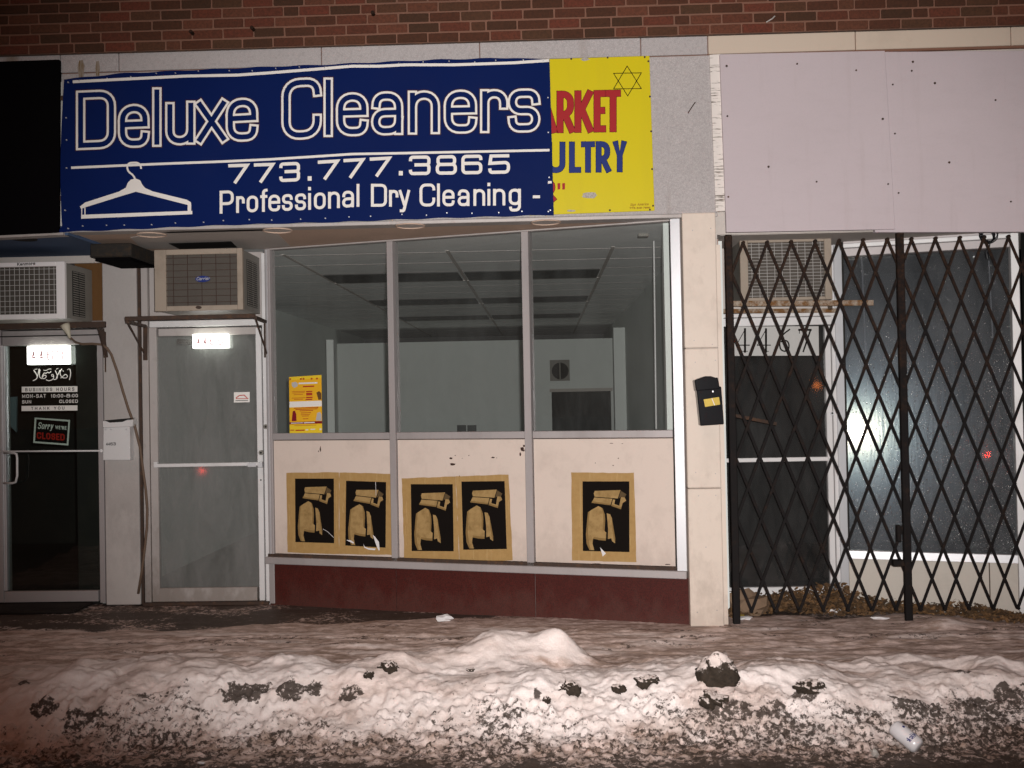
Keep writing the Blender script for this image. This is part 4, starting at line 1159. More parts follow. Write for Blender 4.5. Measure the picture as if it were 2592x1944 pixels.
MB().box(P12, P12.u(828, 1000), P12.u(846, 1000), 0.004, P12.z(838, 860), -.15, 0).build('shop_post', MT['wallin'], label='narrow post near the left wall behind the yellow flyer', cat='post')
em = empty('emergency_lamp', tuple(Plane(0, 7.35).pt(1630, 596)), 'small emergency lamp on the ceiling behind the right window pane', 'lamp')
P73 = Plane(0, 7.35)
MB().bpx(P73, 1621, 575, 1640, 590, -.07, 0).build('lamp_head', MT['acwhite'], em, bevel=.006)
MB().bpx(P73, 1616, 590, 1643, 598, -.09, .01).build('base', MT['acgrey'], em, bevel=.004)
P8 = Plane(0, 7.6)
MB().tube([P8.pt(1655, 610), P8.pt(1661, 1086)], .006, 8).build('wall_conduit', MT['walum'], label='thin white conduit running down beside the right window pane inside', cat='conduit')
MB().box(Plane(0, 6.95), Plane(0, 6.95).u(1683, 800), XWR, 0.004, ZCE, -.1, 0).build('window_reveal', MT['wallin'], label='plain reveal wall just inside the right end of the shop window', cat='wall')

# ------------------------------------------------------------------ slanted shop window
win = empty('shop_window', WP.P(WU / 2, 0, 0), 'three bay aluminium shop window with cream panels below, set at a slant', 'shop window')
def WZ(y_l, y_r): return (WP.z(700, y_l) + WP.z(1706, y_r)) / 2
zrt, zrb = WZ(1100.5, 1084), WZ(1117, 1103)
zpb = WZ(1402, 1431)
zst, zsb = WZ(1416, 1442), WZ(1430, 1456)
ztop = ZS - .004
um = lambda x: WP.u(x, 1150)
uA, uB = um(693), um(1708)
m1a, m1b, m2a, m2b = um(991), um(1006), um(1332), um(1350)
hb = WZ(638, 553)
for nm, a, b, za, zb, w0, w1, mt in (
    ('jamb', um(680), uA, 0.0, ztop, -.06, .02, 'alum'), ('jamb', uB + .004, WU + .012, .30, ztop, -.06, .03, 'chrome'),
    ('head', uA, uB, hb, ztop, -.05, .018, 'galum')):
    MB().box(WP, a, b, za, zb, w0, w1).build(nm, MT[mt], win, bevel=.003)
MB().box(WP, um(684), um(687), .30, ztop - .01, .0205, .027).build('jamb_bead', MT['chrome'], win)
MB().box(WP, uB - .006, uB + .003, .30, hb, -.05, .012).build('jamb_gasket', MT['dark'], win)
for a, b in ((m1a, m1b), (m2a, m2b)):
    MB().box(WP, a, b, zpb - .03, hb - .0005, -.07, .03).build('mullion', MT['alum'], win, bevel=.003)
bays = [(uA, m1a), (m1b, m2a), (m2b, uB - .006)]
for a, b in bays:
    MB().box(WP, a + .001, b - .001, zrb, zrt, -.05, .016).build('rail', MT['alum'], win, bevel=.003)
    MB().box(WP, a + .001, b - .001, zrt + .0005, hb - .001, -.022, -.016).build('pane', MT['glass'], win)
    MB().box(WP, a + .004, b - .004, zpb, zrb - .006, -.05, .004).build('panel', MT['panel'], win)
    MB().box(WP, a + .001, b - .001, zpb - .03, zrb - .0005, -.06, -.006).build('panel_gap', MT['rust'], win)
MB().box(WP, um(676), WU + .012, zsb, zst + .012, -.08, .055).build('sill', MT['alum'], win, bevel=.004)
MB().box(WP, um(680), uB, zst + .0125, zpb - .002, -.04, .03).build('sill_step', MT['rust'], win)
for x, y, s in ((950, 1062, 5), (1137, 1157, 7)):
    pass
# scuffs where paint has come off the panels
sc = MB()
def scuff(cx_, cy_, rx, ry, n=9):
    pts = [(cx_ + rx * math.cos(t) * random.uniform(.45, 1.1), cy_ + ry * math.sin(t) * random.uniform(.4, 1.1)) for t in np.linspace(0, 5.9, n)]
    sc.flat(WP, pts, .0047)
for x, y, rx, ry in ((1327, 1128, 5, 4), (1322, 1137, 7, 8), (1331, 1140, 4, 4), (1317, 1150, 3, 6), (1146, 1175, 9, 4), (1142, 1160, 5, 3), (1152, 1153, 2, 2), (1248, 1158, 6, 3), (1257, 1159, 2, 1), (1187, 1153, 2, 1.5), (1170, 1160, 1.6, 1), (811, 1136, 2.2, 8), (806, 1142, 1.5, 3),
                    (1548, 1122, 6, 1.2), (1575, 1123, 3, 1), (1565, 1160, 2, 1.6), (1552, 1178, 2, 1.5), (1507, 1172, 1.5, 2), (1320, 1422, 12, 2), (1040, 1413, 10, 1.4), (1510, 1427, 20, 1.4), (1690, 1429, 12, 1.6), (1163, 1206, 2, 3)):
    scuff(x, y, rx, ry)
sc.build('paint_scuffs', MT['wire'], win, kind='stuff')

bs = empty('granite_base', WP.P(WU / 2, 0, 0), 'dark red granite base under the slanted shop window', 'base')
zb0 = -.02
jx = [um(680), WP.u(1005, 1500), WP.u(1356, 1500), WU + .035]
for a, b in zip(jx[:-1], jx[1:]):
    MB().box(WP, a + .0015, b - .0015, zb0, zsb - .001, -.10, .012).build('slab', MT['redst'], bs, bevel=.002)
MB().box(WP, jx[0], jx[-1], zb0, zsb - .004, -.12, .004).build('joint_mortar', MT['galum'], bs)

# ------------------------------------------------------------------ wheat-pasted posters
def bil(q, u, v):
    a, b, c, d = [np.array(p, float) for p in q]     # tl tr br bl
    return (a * (1 - u) + b * u) * (1 - v) + (d * (1 - u) + c * u) * v
FIG = [
 [(590, 655), (655, 690), (690, 800), (695, 900), (685, 1080), (712, 1105), (705, 1243), (600, 1235), (508, 1213), (497, 1300), (525, 1410), (450, 1410), (405, 1300), (395, 1130), (415, 900), (430, 760), (500, 710)],
 [(720, 775), (770, 790), (800, 860), (820, 1000), (850, 1200), (848, 1285), (800, 1250), (790, 1200), (735, 1215), (740, 1050), (730, 900)],
 [(535, 395), (935, 380), (890, 524), (806, 516), (532, 495), (520, 440)],
 [(528, 508), (806, 528), (778, 640), (486, 600)],
 [(816, 540), (850, 545), (838, 618), (915, 645), (940, 500), (1000, 505), (1020, 560), (965, 600), (940, 705), (790, 650)],
]
TONE = [[(430, 760), (455, 745), (440, 900), (428, 1130), (445, 1300), (470, 1410), (450, 1410), (405, 1300), (395, 1130), (415, 900)],
        [(640, 682), (655, 690), (690, 800), (695, 900), (685, 1080), (660, 1060), (668, 900), (662, 790)],
        [(508, 1213), (600, 1235), (705, 1243), (707, 1205), (600, 1195), (515, 1180)], [(800, 860), (820, 1000), (850, 1200), (848, 1285), (825, 1200), (800, 1000)],
        [(486, 600), (778, 640), (784, 615), (492, 572)], [(790, 650), (940, 705), (948, 676), (800, 622)]]
MT['tone'] = plain('dark_tan_print', (.235, .145, .052), .8, dirt=.6, dirtc=(.13, .08, .03), scale=30, bmp=0)
MT['wrinkle'] = plain('painted_wrinkle_light', (.50, .34, .15), .8, dirt=.4, dirtc=(.36, .22, .08), scale=30, bmp=0)
SHADE = [(938, 392), (1025, 452), (1000, 500), (935, 498), (905, 525)]
def poster(sheet, rect, label, tears=(), crease=()):
    cs = [(sum(p[0] for p in sheet) / 4), max(p[1] for p in sheet)]
    t = empty('poster', WP.pt(cs[0], cs[1], .006), label, 'poster', 'pasted posters under the shop window')
    n, mw = 10, 12
    vs, fs = [], []
    for j in range(mw + 1):
        for i in range(n + 1):
            q = bil(sheet, i / n, j / mw)
            edge = i in (0, n) or j in (0, mw)
            q = q + (np.array([random.uniform(-.7, .7), random.uniform(-.7, .7)]) if edge else 0)
            vs.append(WP.pt(q[0], q[1], .0052 + (random.uniform(0, .0012) if edge else random.uniform(0, .0006))))
    for j in range(mw):
        for i in range(n):
            a = j * (n + 1) + i
            fs.append((a, a + 1, a + n + 2, a + n + 1))
    MB().add(vs, fs).build('sheet', MT['kraft'], t)
    wk = MB()  # lighter strips painted on the sheet as wrinkle highlights
    for _ in range(6):
        u = random.choice([random.uniform(.02, .14), random.uniform(.86, .98), random.uniform(.1, .9)]); v0 = random.choice([0.01, .80]); v1 = v0 + random.uniform(.06, .18)
        if u < .16 or u > .84: v0 = random.uniform(0, .6); v1 = v0 + random.uniform(.1, .35)
        ribbon(wk, WP, [bil(sheet, u + random.uniform(-.008, .008), v0 + (v1 - v0) * k / 4) for k in range(5)], random.uniform(.6, 1.3), .0066)
    wk.build('wrinkle_highlights', MT['wrinkle'], t, kind='stuff')
    ink = MB().flat(WP, rect, .0074).build('black_field', MT['ink'], t)
    mb = MB()
    def mp(p): return bil(rect, (p[0] - 347) / 723, (p[1] - 233) / 1195)
    for k, f in enumerate(FIG):
        mb.flat(WP, [tuple(mp(p)) for p in f], .0080)
    mb.build('figure_print', MT['figure'], t)
    dk = MB()
    for f in TONE: dk.flat(WP, [tuple(mp(p)) for p in f], .0083)
    dk.build('tone_print', MT['tone'], t)
    MB().flat(WP, [tuple(mp(p)) for p in SHADE], .0079).build('shade_print', plain('brown_print', (.10, .065, .03), .8, dirt=.3, bmp=0), t)
    for f in tears:
        MB().flat(WP, [tuple(mp(p)) for p in f], .0086).build('tear', MT['tear'], t)
    if crease:
        mb = MB()
        for c_ in crease:
            ribbon(mb, WP, [np.array(mp(p)) for p in c_], .9, .0088)
        mb.build('crease', MT['tear'], t)
pa = lambda q: [(700 + x / 7.373, 1180 + y / 7.373) for x, y in q]
pb = lambda q: [(864 + x / 2.56, 1040 + y / 2.56) for x, y in q]
poster(pa([(180, 125), (1168, 112), (1165, 1640), (205, 1612)]), pa([(345, 232), (1070, 232), (1075, 1438), (352, 1415)]),
       'kraft poster of a box-headed man, leftmost of the five, torn by one thin white crease', crease=([(865, 1172), (940, 1210), (1010, 1275), (1060, 1320)],))
poster(pa([(1172, 118), (2125, 142), (2152, 1655), (1168, 1642)]), pa([(1298, 272), (2045, 297), (2035, 1522), (1283, 1480)]),
       'kraft poster of a box-headed man with large white tears beside the left mullion',
       tears=([(838, 1205), (880, 1240), (950, 1330), (965, 1480), (945, 1485), (905, 1400)], [(670, 1385), (700, 1430), (760, 1450), (900, 1455), (870, 1485), (760, 1480), (690, 1450)], [(362, 1325), (440, 1325), (500, 1360), (495, 1385), (430, 1360)]),
       crease=([(880, 240), (890, 480)],))
poster(pb([(392, 437), (740, 425), (765, 976), (408, 966)]), pb([(450, 475), (722, 475), (728, 910), (456, 908)]),
       'kraft poster of a box-headed man, intact, left one of the pair on the middle panel')
poster(pb([(741, 424), (1085, 412), (1110, 970), (766, 978)]), pb([(778, 458), (1058, 455), (1072, 895), (790, 900)]),
       'kraft poster of a box-headed man, intact, right one of the pair on the middle panel')
poster(pb([(1490, 400), (1897, 402), (1912, 980), (1495, 970)]), pb([(1563, 457), (1866, 457), (1867, 915), (1565, 908)]),
       'kraft poster of a box-headed man alone on the right panel with a small white tear',
       tears=([(615, 1360), (705, 1460), (655, 1515)],))

# yellow flyer taped inside the glass
fy = empty('yellow_flyer', WP.pt(772, 1098, -.03), 'yellow and orange printed flyer taped inside the left window pane', 'flyer')
fq = lambda q: [(680 + x / 7.373, 930 + y / 7.373) for x, y in q]
SH = fq([(380, 180), (985, 140), (1000, 1225), (395, 1240)])
MB().prism(WP, SH, -.0155, -.0145).build('sheet', MT['flyer'], fy)
def fband(pts, mat, name, w=-.0138):
    MB().flat(WP, fq(pts), w).build(name, mat, fy)
fband([(382, 182), (985, 143), (987, 195), (383, 240)], MT['flyer2'], 'top_band')
fband([(390, 1075), (998, 1060), (1000, 1222), (394, 1238)], MT['flyer2'], 'bottom_band')
fband([(388, 640), (990, 620), (992, 725), (389, 747)], MT['white'], 'white_band')
fband([(392, 1025), (996, 1000), (997, 1045), (392, 1062)], MT['maroon'], 'maroon_band')
fband([(430, 285), (500, 268), (545, 300), (540, 350), (480, 385), (435, 350)], MT['wirew'], 'round_badge')
fband([(450, 820), (490, 805), (515, 870), (520, 1000), (430, 1005), (440, 900)], MT['maroon'], 'left_portrait')
fband([(905, 850), (960, 830), (985, 880), (988, 995), (880, 990)], MT['wirew'], 'right_portrait')
fband([(890, 470), (940, 440), (982, 480), (985, 600), (930, 605)], MT['ply'], 'upper_portrait')
mb = MB()
for (x0, x1, y, h) in [(640, 850, 345, 26), (700, 815, 440, 22), (700, 815, 475, 50), (700, 820, 550, 26), (690, 815, 590, 22), (430, 680, 450, 9), (440, 670, 475, 9), (470, 640, 505, 9), (430, 690, 570, 9), (470, 640, 595, 9), (470, 930, 755, 14), (500, 910, 780, 14), (580, 830, 805, 14), (600, 790, 845, 12), (600, 770, 880, 10), (620, 750, 905, 10), (640, 740, 955, 12), (480, 890, 1085, 8), (400, 480, 1165, 16), (500, 670, 1165, 22)]:
    sl_ = -.035 * 1
    mb.flat(WP, fq([(x0, y), (x1, y + sl_ * (x1 - x0)), (x1, y + h + sl_ * (x1 - x0)), (x0, y + h)]), -.0132)
for k in range(12):
    x0 = 385 + k * 50
    if random.random() < .7: mb.flat(WP, fq([(x0, 205 - k), (x0 + 34, 203 - k), (x0 + 34, 232 - k), (x0, 236 - k)]), -.0134)
mb.build('print_lines', plain('flyer_print', (.42, .05, .02), .6, dirt=0, bmp=0), fy, kind='stuff')
mb = MB()
for (x0, x1, y, h) in [(560, 910, 285, 28), (415, 640, 1035, 14), (655, 860, 1025, 18), (690, 740, 1155, 20), (780, 870, 1148, 18), (950, 985, 1140, 30)]:
    mb.flat(WP, fq([(x0, y), (x1, y - .035 * (x1 - x0)), (x1, y + h - .035 * (x1 - x0)), (x0, y + h)]), -.0130)
mb.build('light_print', MT['tear'], fy, kind='stuff')

# ------------------------------------------------------------------ doors
def pbox(par, name, mat, pl, x0, y0, x1, y1, w0, w1, bevel=.003):
    return MB().bpx(pl, x0, y0, x1, y1, w0, w1).build(name, MT[mat], par, bevel=bevel)

md = empty('shop_door', DP.pt(520, 1530), 'grey aluminium glass door of the cleaners with a push bar', 'door')
pbox(md, 'jamb', 'galum', DP, 361, 640, 377, 1531, -.12, .012)
pbox(md, 'jamb', 'walum', DP, 667, 640, 680, 1531, -.12, .02)
pbox(md, 'jamb_seal', 'rust', DP, 377.5, 829, 380.5, 1526, -.1, -.002)
pbox(md, 'transom_panel', 'galum', DP, 377.5, 640, 666.5, 809, -.06, -.02)
pbox(md, 'head', 'walum', DP, 377.5, 810, 666.5, 826, -.12, .010)
leaf = pbox(md, 'stile', 'galum', DP, 381, 829.5, 400, 1524, -.05, -.004)
pbox(md, 'stile', 'walum', DP, 651.5, 829.5, 665.5, 1524, -.05, -.004)
pbox(md, 'top_rail', 'galum', DP, 400.3, 829.5, 651.2, 848.5, -.05, -.0045)
pbox(md, 'bottom_rail', 'galum', DP, 400.3, 1487.5, 651.2, 1524, -.05, -.0045)
pbox(md, 'threshold', 'rust', DP, 361, 1525, 680, 1533, -.12, .05)
pbox(md, 'pane', 'dglass', DP, 400.3, 848.7, 651.2, 1487.3, -.03, -.024, 0)
bar = pbox(md, 'push_bar', 'walum', DP, 392, 1172, 662, 1181, .02, .035)
pbox(bar, 'bar_end', 'walum', DP, 388, 1169, 398, 1184, -.003, .036)
pbox(bar, 'bar_end', 'chrome', DP, 652, 1169, 664, 1184, -.003, .036)
pbox(bar, 'bar_clip', 'chrome', DP, 626, 1171, 648, 1182, .0355, .039)
for x, y in ((672, 1080), (660, 1146)):
    lk = MB().disc(DP, x, y, .018, -.003, .026, 16).build('lock', MT['acgrey'], md, bevel=.003)
    MB().disc(DP, x, y, .008, .0262, .029, 12).build('keyhole', MT['dark'], lk)
MB().disc(DP, 660, 1215, .006, -.004, -.001, 8).build('stop_screw', MT['dark'], md)
stk = MB().prism(DP, [(592, 993), (632, 992), (632, 1018), (592, 1019)], -.0238, -.0232).build('sticker', MT['white'], md)
mb = MB(); ribbon(mb, DP, [np.array(p, float) for p in ((598, 1007), (606, 1001), (618, 1000), (626, 1008))], 2.2, -.0226)
ribbon(mb, DP, [np.array(p, float) for p in ((598, 1009), (628, 1009))], 1.6, -.0224); mb.build('sticker_print', MT['redsign'], stk)
mb = MB(); ribbon(mb, DP, [np.array(p, float) for p in ((597, 1014), (627, 1013.5))], 1.6, -.0226); mb.build('sticker_text', MT['ink'], stk)
clo = empty('door_closer', DP.pt(470, 870, -.06), 'dark door closer arm behind the cleaners door glass beside the lit sign', 'door closer')
MB().tube([DP.pt(450, 864, -.06), DP.pt(492, 868, -.06)], .02, 10).build('cylinder', MT['rust'], clo)

def number_light(par, x0, y0, x1, y1, s, label):
    t = empty('number_light', DP.pt((x0 + x1) / 2, y1, .02), label, 'lit sign', 'lit house number signs over the doors')
    MB().bpx(DP, x0 - 1, y0 - 1, x1 + 1, y1 + 1, -.022, .036).build('case', MT['litcase'], t, bevel=.004)
    MB().bpx(DP, x0, y0, x1, y1, .0365, .040).build('face', MT['lit'], t)
    H = (y1 - y0) * .60
    mb = MB(); text(mb, DP, s, x0 + 10, x1 - 10, y1 - H * .3, y1 - H * .3, H, 3.6, .0412, gap=.5)
    mb.build('number', emit('washed_out_digits', (.55, .34, .34), 0.30), t)
number_light(md, 488, 846, 575, 880, '4465', 'glowing white house number sign on the cleaners door')

# left neighbour: dark glass door
ld = empty('dark_door', DP.pt(120, 1526), 'dark glass door with opening hours at the left edge', 'door')
pbox(ld, 'jamb', 'alum', DP, -70, 833, 5, 1526, -.12, .012)
pbox(ld, 'jamb', 'alum', DP, 249, 833, 262.5, 1526, -.12, .012)
pbox(ld, 'head', 'alum', DP, 5.3, 836, 248.7, 873, -.12, .010)
pbox(ld, 'transom_bar', 'alum', DP, -70, 815, 262, 833, -.12, .016)
pbox(ld, 'head_groove', 'dark', DP, -70, 849, 262, 852, .0105, .014, 0)
pbox(ld, 'stile', 'chrome', DP, 6, 874, 14.5, 1496, -.05, -.002)
pbox(ld, 'bottom_rail', 'alum', DP, 5.3, 1496.5, 248.7, 1524, -.05, .0)
pbox(ld, 'pane', 'bglass', DP, 14.8, 873.3, 248.7, 1496.2, -.032, -.026, 0)
b_ = MB().tube([DP.pt(-40, 1143, .03), DP.pt(257, 1141, .03)], .0065, 8).build('push_bar', MT['walum'], ld, smooth=True)
MB().tube([DP.pt(256, 1141, -.004), DP.pt(256, 1141, .03)], .011, 8).build('bar_end', MT['walum'], b_)
MB().tube([DP.pt(10, 1147, 0.0), DP.pt(36, 1147, .03), DP.pt(42, 1150, .045), DP.pt(43.5, 1160, .05), DP.pt(43.5, 1205, .05), DP.pt(40, 1220, .045), DP.pt(32, 1223, .03), DP.pt(10, 1223, .0)], .0085, 8).build('pull_handle', MT['walum'], ld, smooth=True)
GWp = -.0256
hs = MB().flat(DP, [(55, 979), (196, 977.5), (196, 992), (55, 993.5)], GWp + .0004).build('hours_strip', MT['white'], ld)
mb = MB(); text(mb, DP, 'BUSINESS HOURS', 64, 188, 990.5, 989, 8.4, 1.35, GWp + .0012, gap=.4); mb.build('hours_title', MT['ink'], hs)
hs = MB().flat(DP, [(54.5, 1027.5), (196, 1026), (196, 1039), (54.5, 1040.5)], GWp + .0004).build('thanks_strip', MT['white'], ld)
mb = MB(); text(mb, DP, 'THANK YOU', 79, 163, 1037.5, 1036.5, 7.6, 1.3, GWp + .0012, gap=.42); mb.build('thanks_text', MT['ink'], hs)
mb = MB()
text(mb, DP, 'MON-SAT', 56, 116, 1007.5, 1006.5, 9, 1.5, GWp + .0012, gap=.22)
text(mb, DP, '10:00-8:00', 129, 197, 1006.5, 1005.5, 8.6, 1.5, GWp + .0012, gap=.2)
text(mb, DP, 'SUN', 56, 79, 1021.5, 1021, 8.2, 1.5, GWp + .0012, gap=.2)
text(mb, DP, 'CLOSED', 150, 197, 1020, 1019.5, 8.2, 1.5, GWp + .0012, gap=.2)
mb.build('hours_text', MT['white'], ld)
# Arabic greeting in white on the glass: brush strokes read off the photograph, right to left
az = lambda q, r=4: roundpath([(x / 5.53, 840 + y / 5.53, r) for x, y in q], False)
mb = MB()
for q, wd in (([(980, 530), (990, 560), (985, 620), (972, 668)], 3.4), ([(945, 530), (955, 515), (975, 520)], 1.8),
              ([(862, 520), (840, 560), (845, 610), (870, 640), (905, 648), (940, 640), (945, 610), (915, 590), (880, 625), (850, 645)], 3.2), ([(880, 545), (888, 552)], 2.6),
              ([(775, 545), (800, 600), (805, 640), (780, 668), (755, 665)], 3.4), ([(838, 540), (815, 590), (790, 640)], 3.2), ([(790, 520), (815, 512)], 1.8),
              ([(720, 600), (745, 590), (750, 620), (725, 625), (720, 605)], 2.6), ([(750, 610), (752, 650), (720, 678), (670, 685), (650, 672)], 3.2),
              ([(712, 555), (690, 580), (665, 560), (645, 585), (622, 570), (600, 600), (585, 640), (610, 658), (640, 645), (650, 615), (620, 600), (590, 640)], 3.0), ([(610, 535), (640, 545), (690, 515), (715, 520)], 1.9),
              ([(560, 535), (548, 590), (555, 640), (585, 655)], 3.2), ([(475, 540), (510, 590), (525, 635), (505, 665), (465, 682)], 3.4), ([(548, 520), (530, 600), (515, 650)], 3.0), ([(485, 525), (520, 520)], 1.8)):
    ribbon(mb, DP, az(q), wd * .62, GWp + .0008 + .0002 * random.random())
mb.build('greeting_lettering', MT['white'], ld)
number_light(ld, 69, 876, 170, 921, '4463', 'glowing white house number sign reading 4463 on the dark door')
cs_ = empty('closed_sign', DP.pt(128, 1126, -.04), 'sorry we are closed sign hanging inside the dark glass door', 'sign')
MB().prism(DP, [(87.7, 1057), (177, 1063), (172.7, 1127.5), (84, 1121)], -.046, -.042).build('border', MT['white'], cs_)
MB().flat(DP, [(92, 1061), (173, 1067), (169, 1123), (88.5, 1117)], -.0412).build('board', MT['black'], cs_)
mb = MB(); text(mb, DP, 'Sorry', 95, 133, 1085.5, 1087, 17, 2.2, -.0405, gap=.12, slant=.22)
text(mb, DP, "WE'RE", 140, 168, 1086, 1088, 9, 1.9, -.0405, gap=.16); mb.build('white_words', MT['white'], cs_)
mb = MB(); text(mb, DP, 'CLOSED', 93, 164, 1110.5, 1115.5, 17, 3.6, -.0405, gap=.1); mb.build('red_word', MT['redsign'], cs_)
# dark room behind the glass
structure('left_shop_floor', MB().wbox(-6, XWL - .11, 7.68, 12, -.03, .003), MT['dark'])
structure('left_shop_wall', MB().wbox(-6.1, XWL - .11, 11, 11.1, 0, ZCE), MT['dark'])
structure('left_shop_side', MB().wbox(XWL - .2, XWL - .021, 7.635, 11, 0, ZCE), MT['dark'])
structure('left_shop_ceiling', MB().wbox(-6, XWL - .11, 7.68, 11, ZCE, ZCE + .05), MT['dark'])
for q, lab in (([(16, 1006), (42, 1004), (41, 1094), (17, 1070)], 'bluish steel display panel behind the left of the dark door glass'), ([(199, 1010), (229, 1009), (228, 1070), (199, 1101)], 'bluish steel display panel behind the right of the dark door glass')):
    MB().prism(DP, q, -.36, -.345).build('display_panel', MT['steelblue'], label=lab, cat='display panel', group='steel panels behind the dark door')
MB().tube([DP.pt(206, 1316, -.9), DP.pt(206, 1358, -.9)], .012, 8).build('chrome_leg', MT['chrome'], label='thin chrome furniture leg inside the dark shop', cat='leg')
MB().wbox(float(DP.u(-60, 1530)), float(DP.u(233, 1530)), 7.30, 7.62, -.004, .016).build('door_mat', MT['mat_'], label='black rubber mat in front of the dark glass door', cat='mat', bevel=.004)

# ------------------------------------------------------------------ air conditioners
def ac(name, pl, fx0, fy0, fx1, fy1, depth, gx0, gy0, gx1, gy1, housing, face, nv, nh, wiremat, label, wr=.0016):
    """front plane pl, housing reaching depth behind it"""
    u0_, u1_ = pl.u(fx0, (fy0 + fy1) / 2), pl.u(fx1, (fy0 + fy1) / 2)
    z1_, z0_ = pl.z((fx0 + fx1) / 2, fy0), pl.z((fx0 + fx1) / 2, fy1)
    t = empty(name, pl.P((u0_ + u1_) / 2, z0_, -depth / 2), label, 'air conditioner', 'window air conditioners')
    a0, a1 = pl.u(gx0, (gy0 + gy1) / 2), pl.u(gx1, (gy0 + gy1) / 2)
    b1, b0 = pl.z((gx0 + gx1) / 2, gy0), pl.z((gx0 + gx1) / 2, gy1)
    MB().box(pl, u0_ + .006, u1_ - .006, z0_ + .006, z1_ - .006, -depth, -.035).build('housing', MT[housing], t, bevel=.004)
    fr_ = MB()
    fr_.box(pl, u0_, a0, z0_, z1_, -.034, 0); fr_.box(pl, a1, u1_, z0_, z1_, -.034, 0)
    fr_.box(pl, a0 + .0005, a1 - .0005, z0_, b0, -.034, -.0005); fr_.box(pl, a0 + .0005, a1 - .0005, b1, z1_, -.034, -.0005)
    fr_.build('front_frame', MT[face], t, bevel=.003)
    MB().box(pl, a0, a1, b0, b1, -.0345, -.024).build('coil', MT['fins'], t)
    g = MB()
    for i in range(nv):
        u = a0 + (a1 - a0) * (i + .5) / nv
        g.box(pl, u - wr, u + wr, b0, b1, -.010, -.007)
    for j in range(nh):
        z = b0 + (b1 - b0) * (j + .5) / nh
        g.box(pl, a0, a1, z - wr, z + wr, -.0068, -.004)
    g.build('grille', MT[wiremat], t)
    return t, (u0_, u1_, z0_, z1_)
PK = Plane(0, 7.14)
k1, dims = ac('air_conditioner', PK, -78, 664, 163.6, 808.5, .46, -58, 675.5, 142, 795.5, 'acgrey', 'acwhite', 16, 9, 'wirew', 'white air conditioner with a square wire grille over the dark glass door')
mb = MB(); text(mb, PK, 'Kenmore', 43.5, 89, 673, 670.5, 8, 1.5, .0006, gap=.12); mb.build('name_badge', MT['ink'], k1)
u1_, z0_, z1_ = dims[1], dims[2], dims[3]
def side_louvres(t, pl, u, z0, z1, d0, d1, n, face, right=True):
    s = 1 if right else -1
    y0_, y1_ = pl.o[1] + d0, pl.o[1] + d1
    x0_, x1_ = (u - .004, u - .0045 + .002) if right else (u + .0025, u + .004)
    MB().wbox(min(x0_, x1_) , max(x0_, x1_) , y0_, y1_, z0, z1).build('side_opening', MT['dark'], t)
    g = MB()
    for k in range(n):
        z = z0 + (z1 - z0) * (k + .5) / n
        for a, b in ((y0_ + .01, (y0_ + y1_) / 2 - .008), ((y0_ + y1_) / 2 + .008, y1_ - .01)):
            g.wbox(u - .0022 if right else u + .001, u + .001 if right else u + .0022, a, b, z - .0035, z + .0035)
    g.build('side_louvres', MT[face], t)
side_louvres(k1, PK, u1_ - .0005, z0_ + .03, z1_ - .05, .13, .33, 20, 'acgrey')
MB().bpx(DP, 190, 664, 262, 812, -.04, -.01).build('filler_panel', MT['ply'], label='orange plywood filler beside the white air conditioner', cat='plywood')

PC = Plane(0, 7.10)
k2, dims = ac('air_conditioner', PC, 390.6, 630, 614, 786, .46, 420, 643.5, 600, 773, 'acgrey', 'acbeige', 5, 8, 'wire', 'beige air conditioner with a blue oval badge above the cleaners door', .0017)
badge = MB().disc(PC, 513, 706, .052, -.004, .002, 20, .022).build('oval_badge', MT['navy'], k2)
mb = MB(); text(mb, PC, 'Carrier', 497, 530, 709.5, 708.5, 8, 1.1, .0028, gap=.12, slant=.25) if False else text(mb, PC, 'Carrier'.replace('i', 'l'), 497, 530, 709.5, 708.5, 8, 1.0, .0028, gap=.12, slant=.25)
mb.build('badge_script', MT['wirew'], badge)
MB().disc(PC, 502, 778, .020, .0, .012, 12, .011).build('latch', MT['rust'], k2)
side_louvres(k2, PC, dims[1] - .0005, dims[2] + .04, dims[3] - .06, .12, .38, 22, 'acgrey')

PR = Plane(0, 6.95)
k3, dims = ac('air_conditioner', PR, 1874, 600, 2106, 760, .34, 1894, 612.5, 2088, 752, 'acgrey', 'acbeige', 10, 17, 'wirew', 'beige air conditioner with fine slats behind the top of the folding gate', .0011)

# steel brackets carrying them
def bracket(name, label, pl, rail, arms, mat, w=.03):
    t = empty(name, rail[0], label, 'bracket', 'air conditioner brackets')
    MB().bar(rail[0], rail[1], w, .028, (0, -1, 0)).build('front_rail', MT[mat], t, bevel=.002)
    for (a, b, c_, d_) in arms:
        MB().bar(a, b, .022, .02, (0, 0, 1)).build('arm', MT[mat], t)
        MB().bar(b, c_, .030, .014, (0, -1, 0)).build('wall_plate', MT[mat], t)
        MB().tube([a + np.array([0, .02, -.012]), d_], .0065, 6).build('strut', MT[mat], t)
    return t
ra, rb_ = PC.pt(318, 807, .01), PC.pt(646, 799.5, .01)
bracket('bracket', 'brown rusty bracket under the beige air conditioner over the cleaners door', PC, (ra, rb_), [
    (ra + np.array([.01, 0, -.02]), DP.pt(368, 826, .03), DP.pt(368, 912, .03), DP.pt(364, 892, .035)),
    (rb_ + np.array([0, 0, -.01]), DP.pt(673, 815, .04), DP.pt(674, 905, .04), DP.pt(676, 897, .045))], 'rust')
ra, rb_ = PK.pt(-70, 829, .01), PK.pt(267, 821, .01)
bracket('bracket', 'brown rusty bracket under the white air conditioner over the dark door', PK, (ra, rb_), [
    (rb_ + np.array([-.06, 0, -.015]), DP.pt(258, 832, .05), DP.pt(268, 905, .05), DP.pt(266, 900, .055))], 'rust', .042)
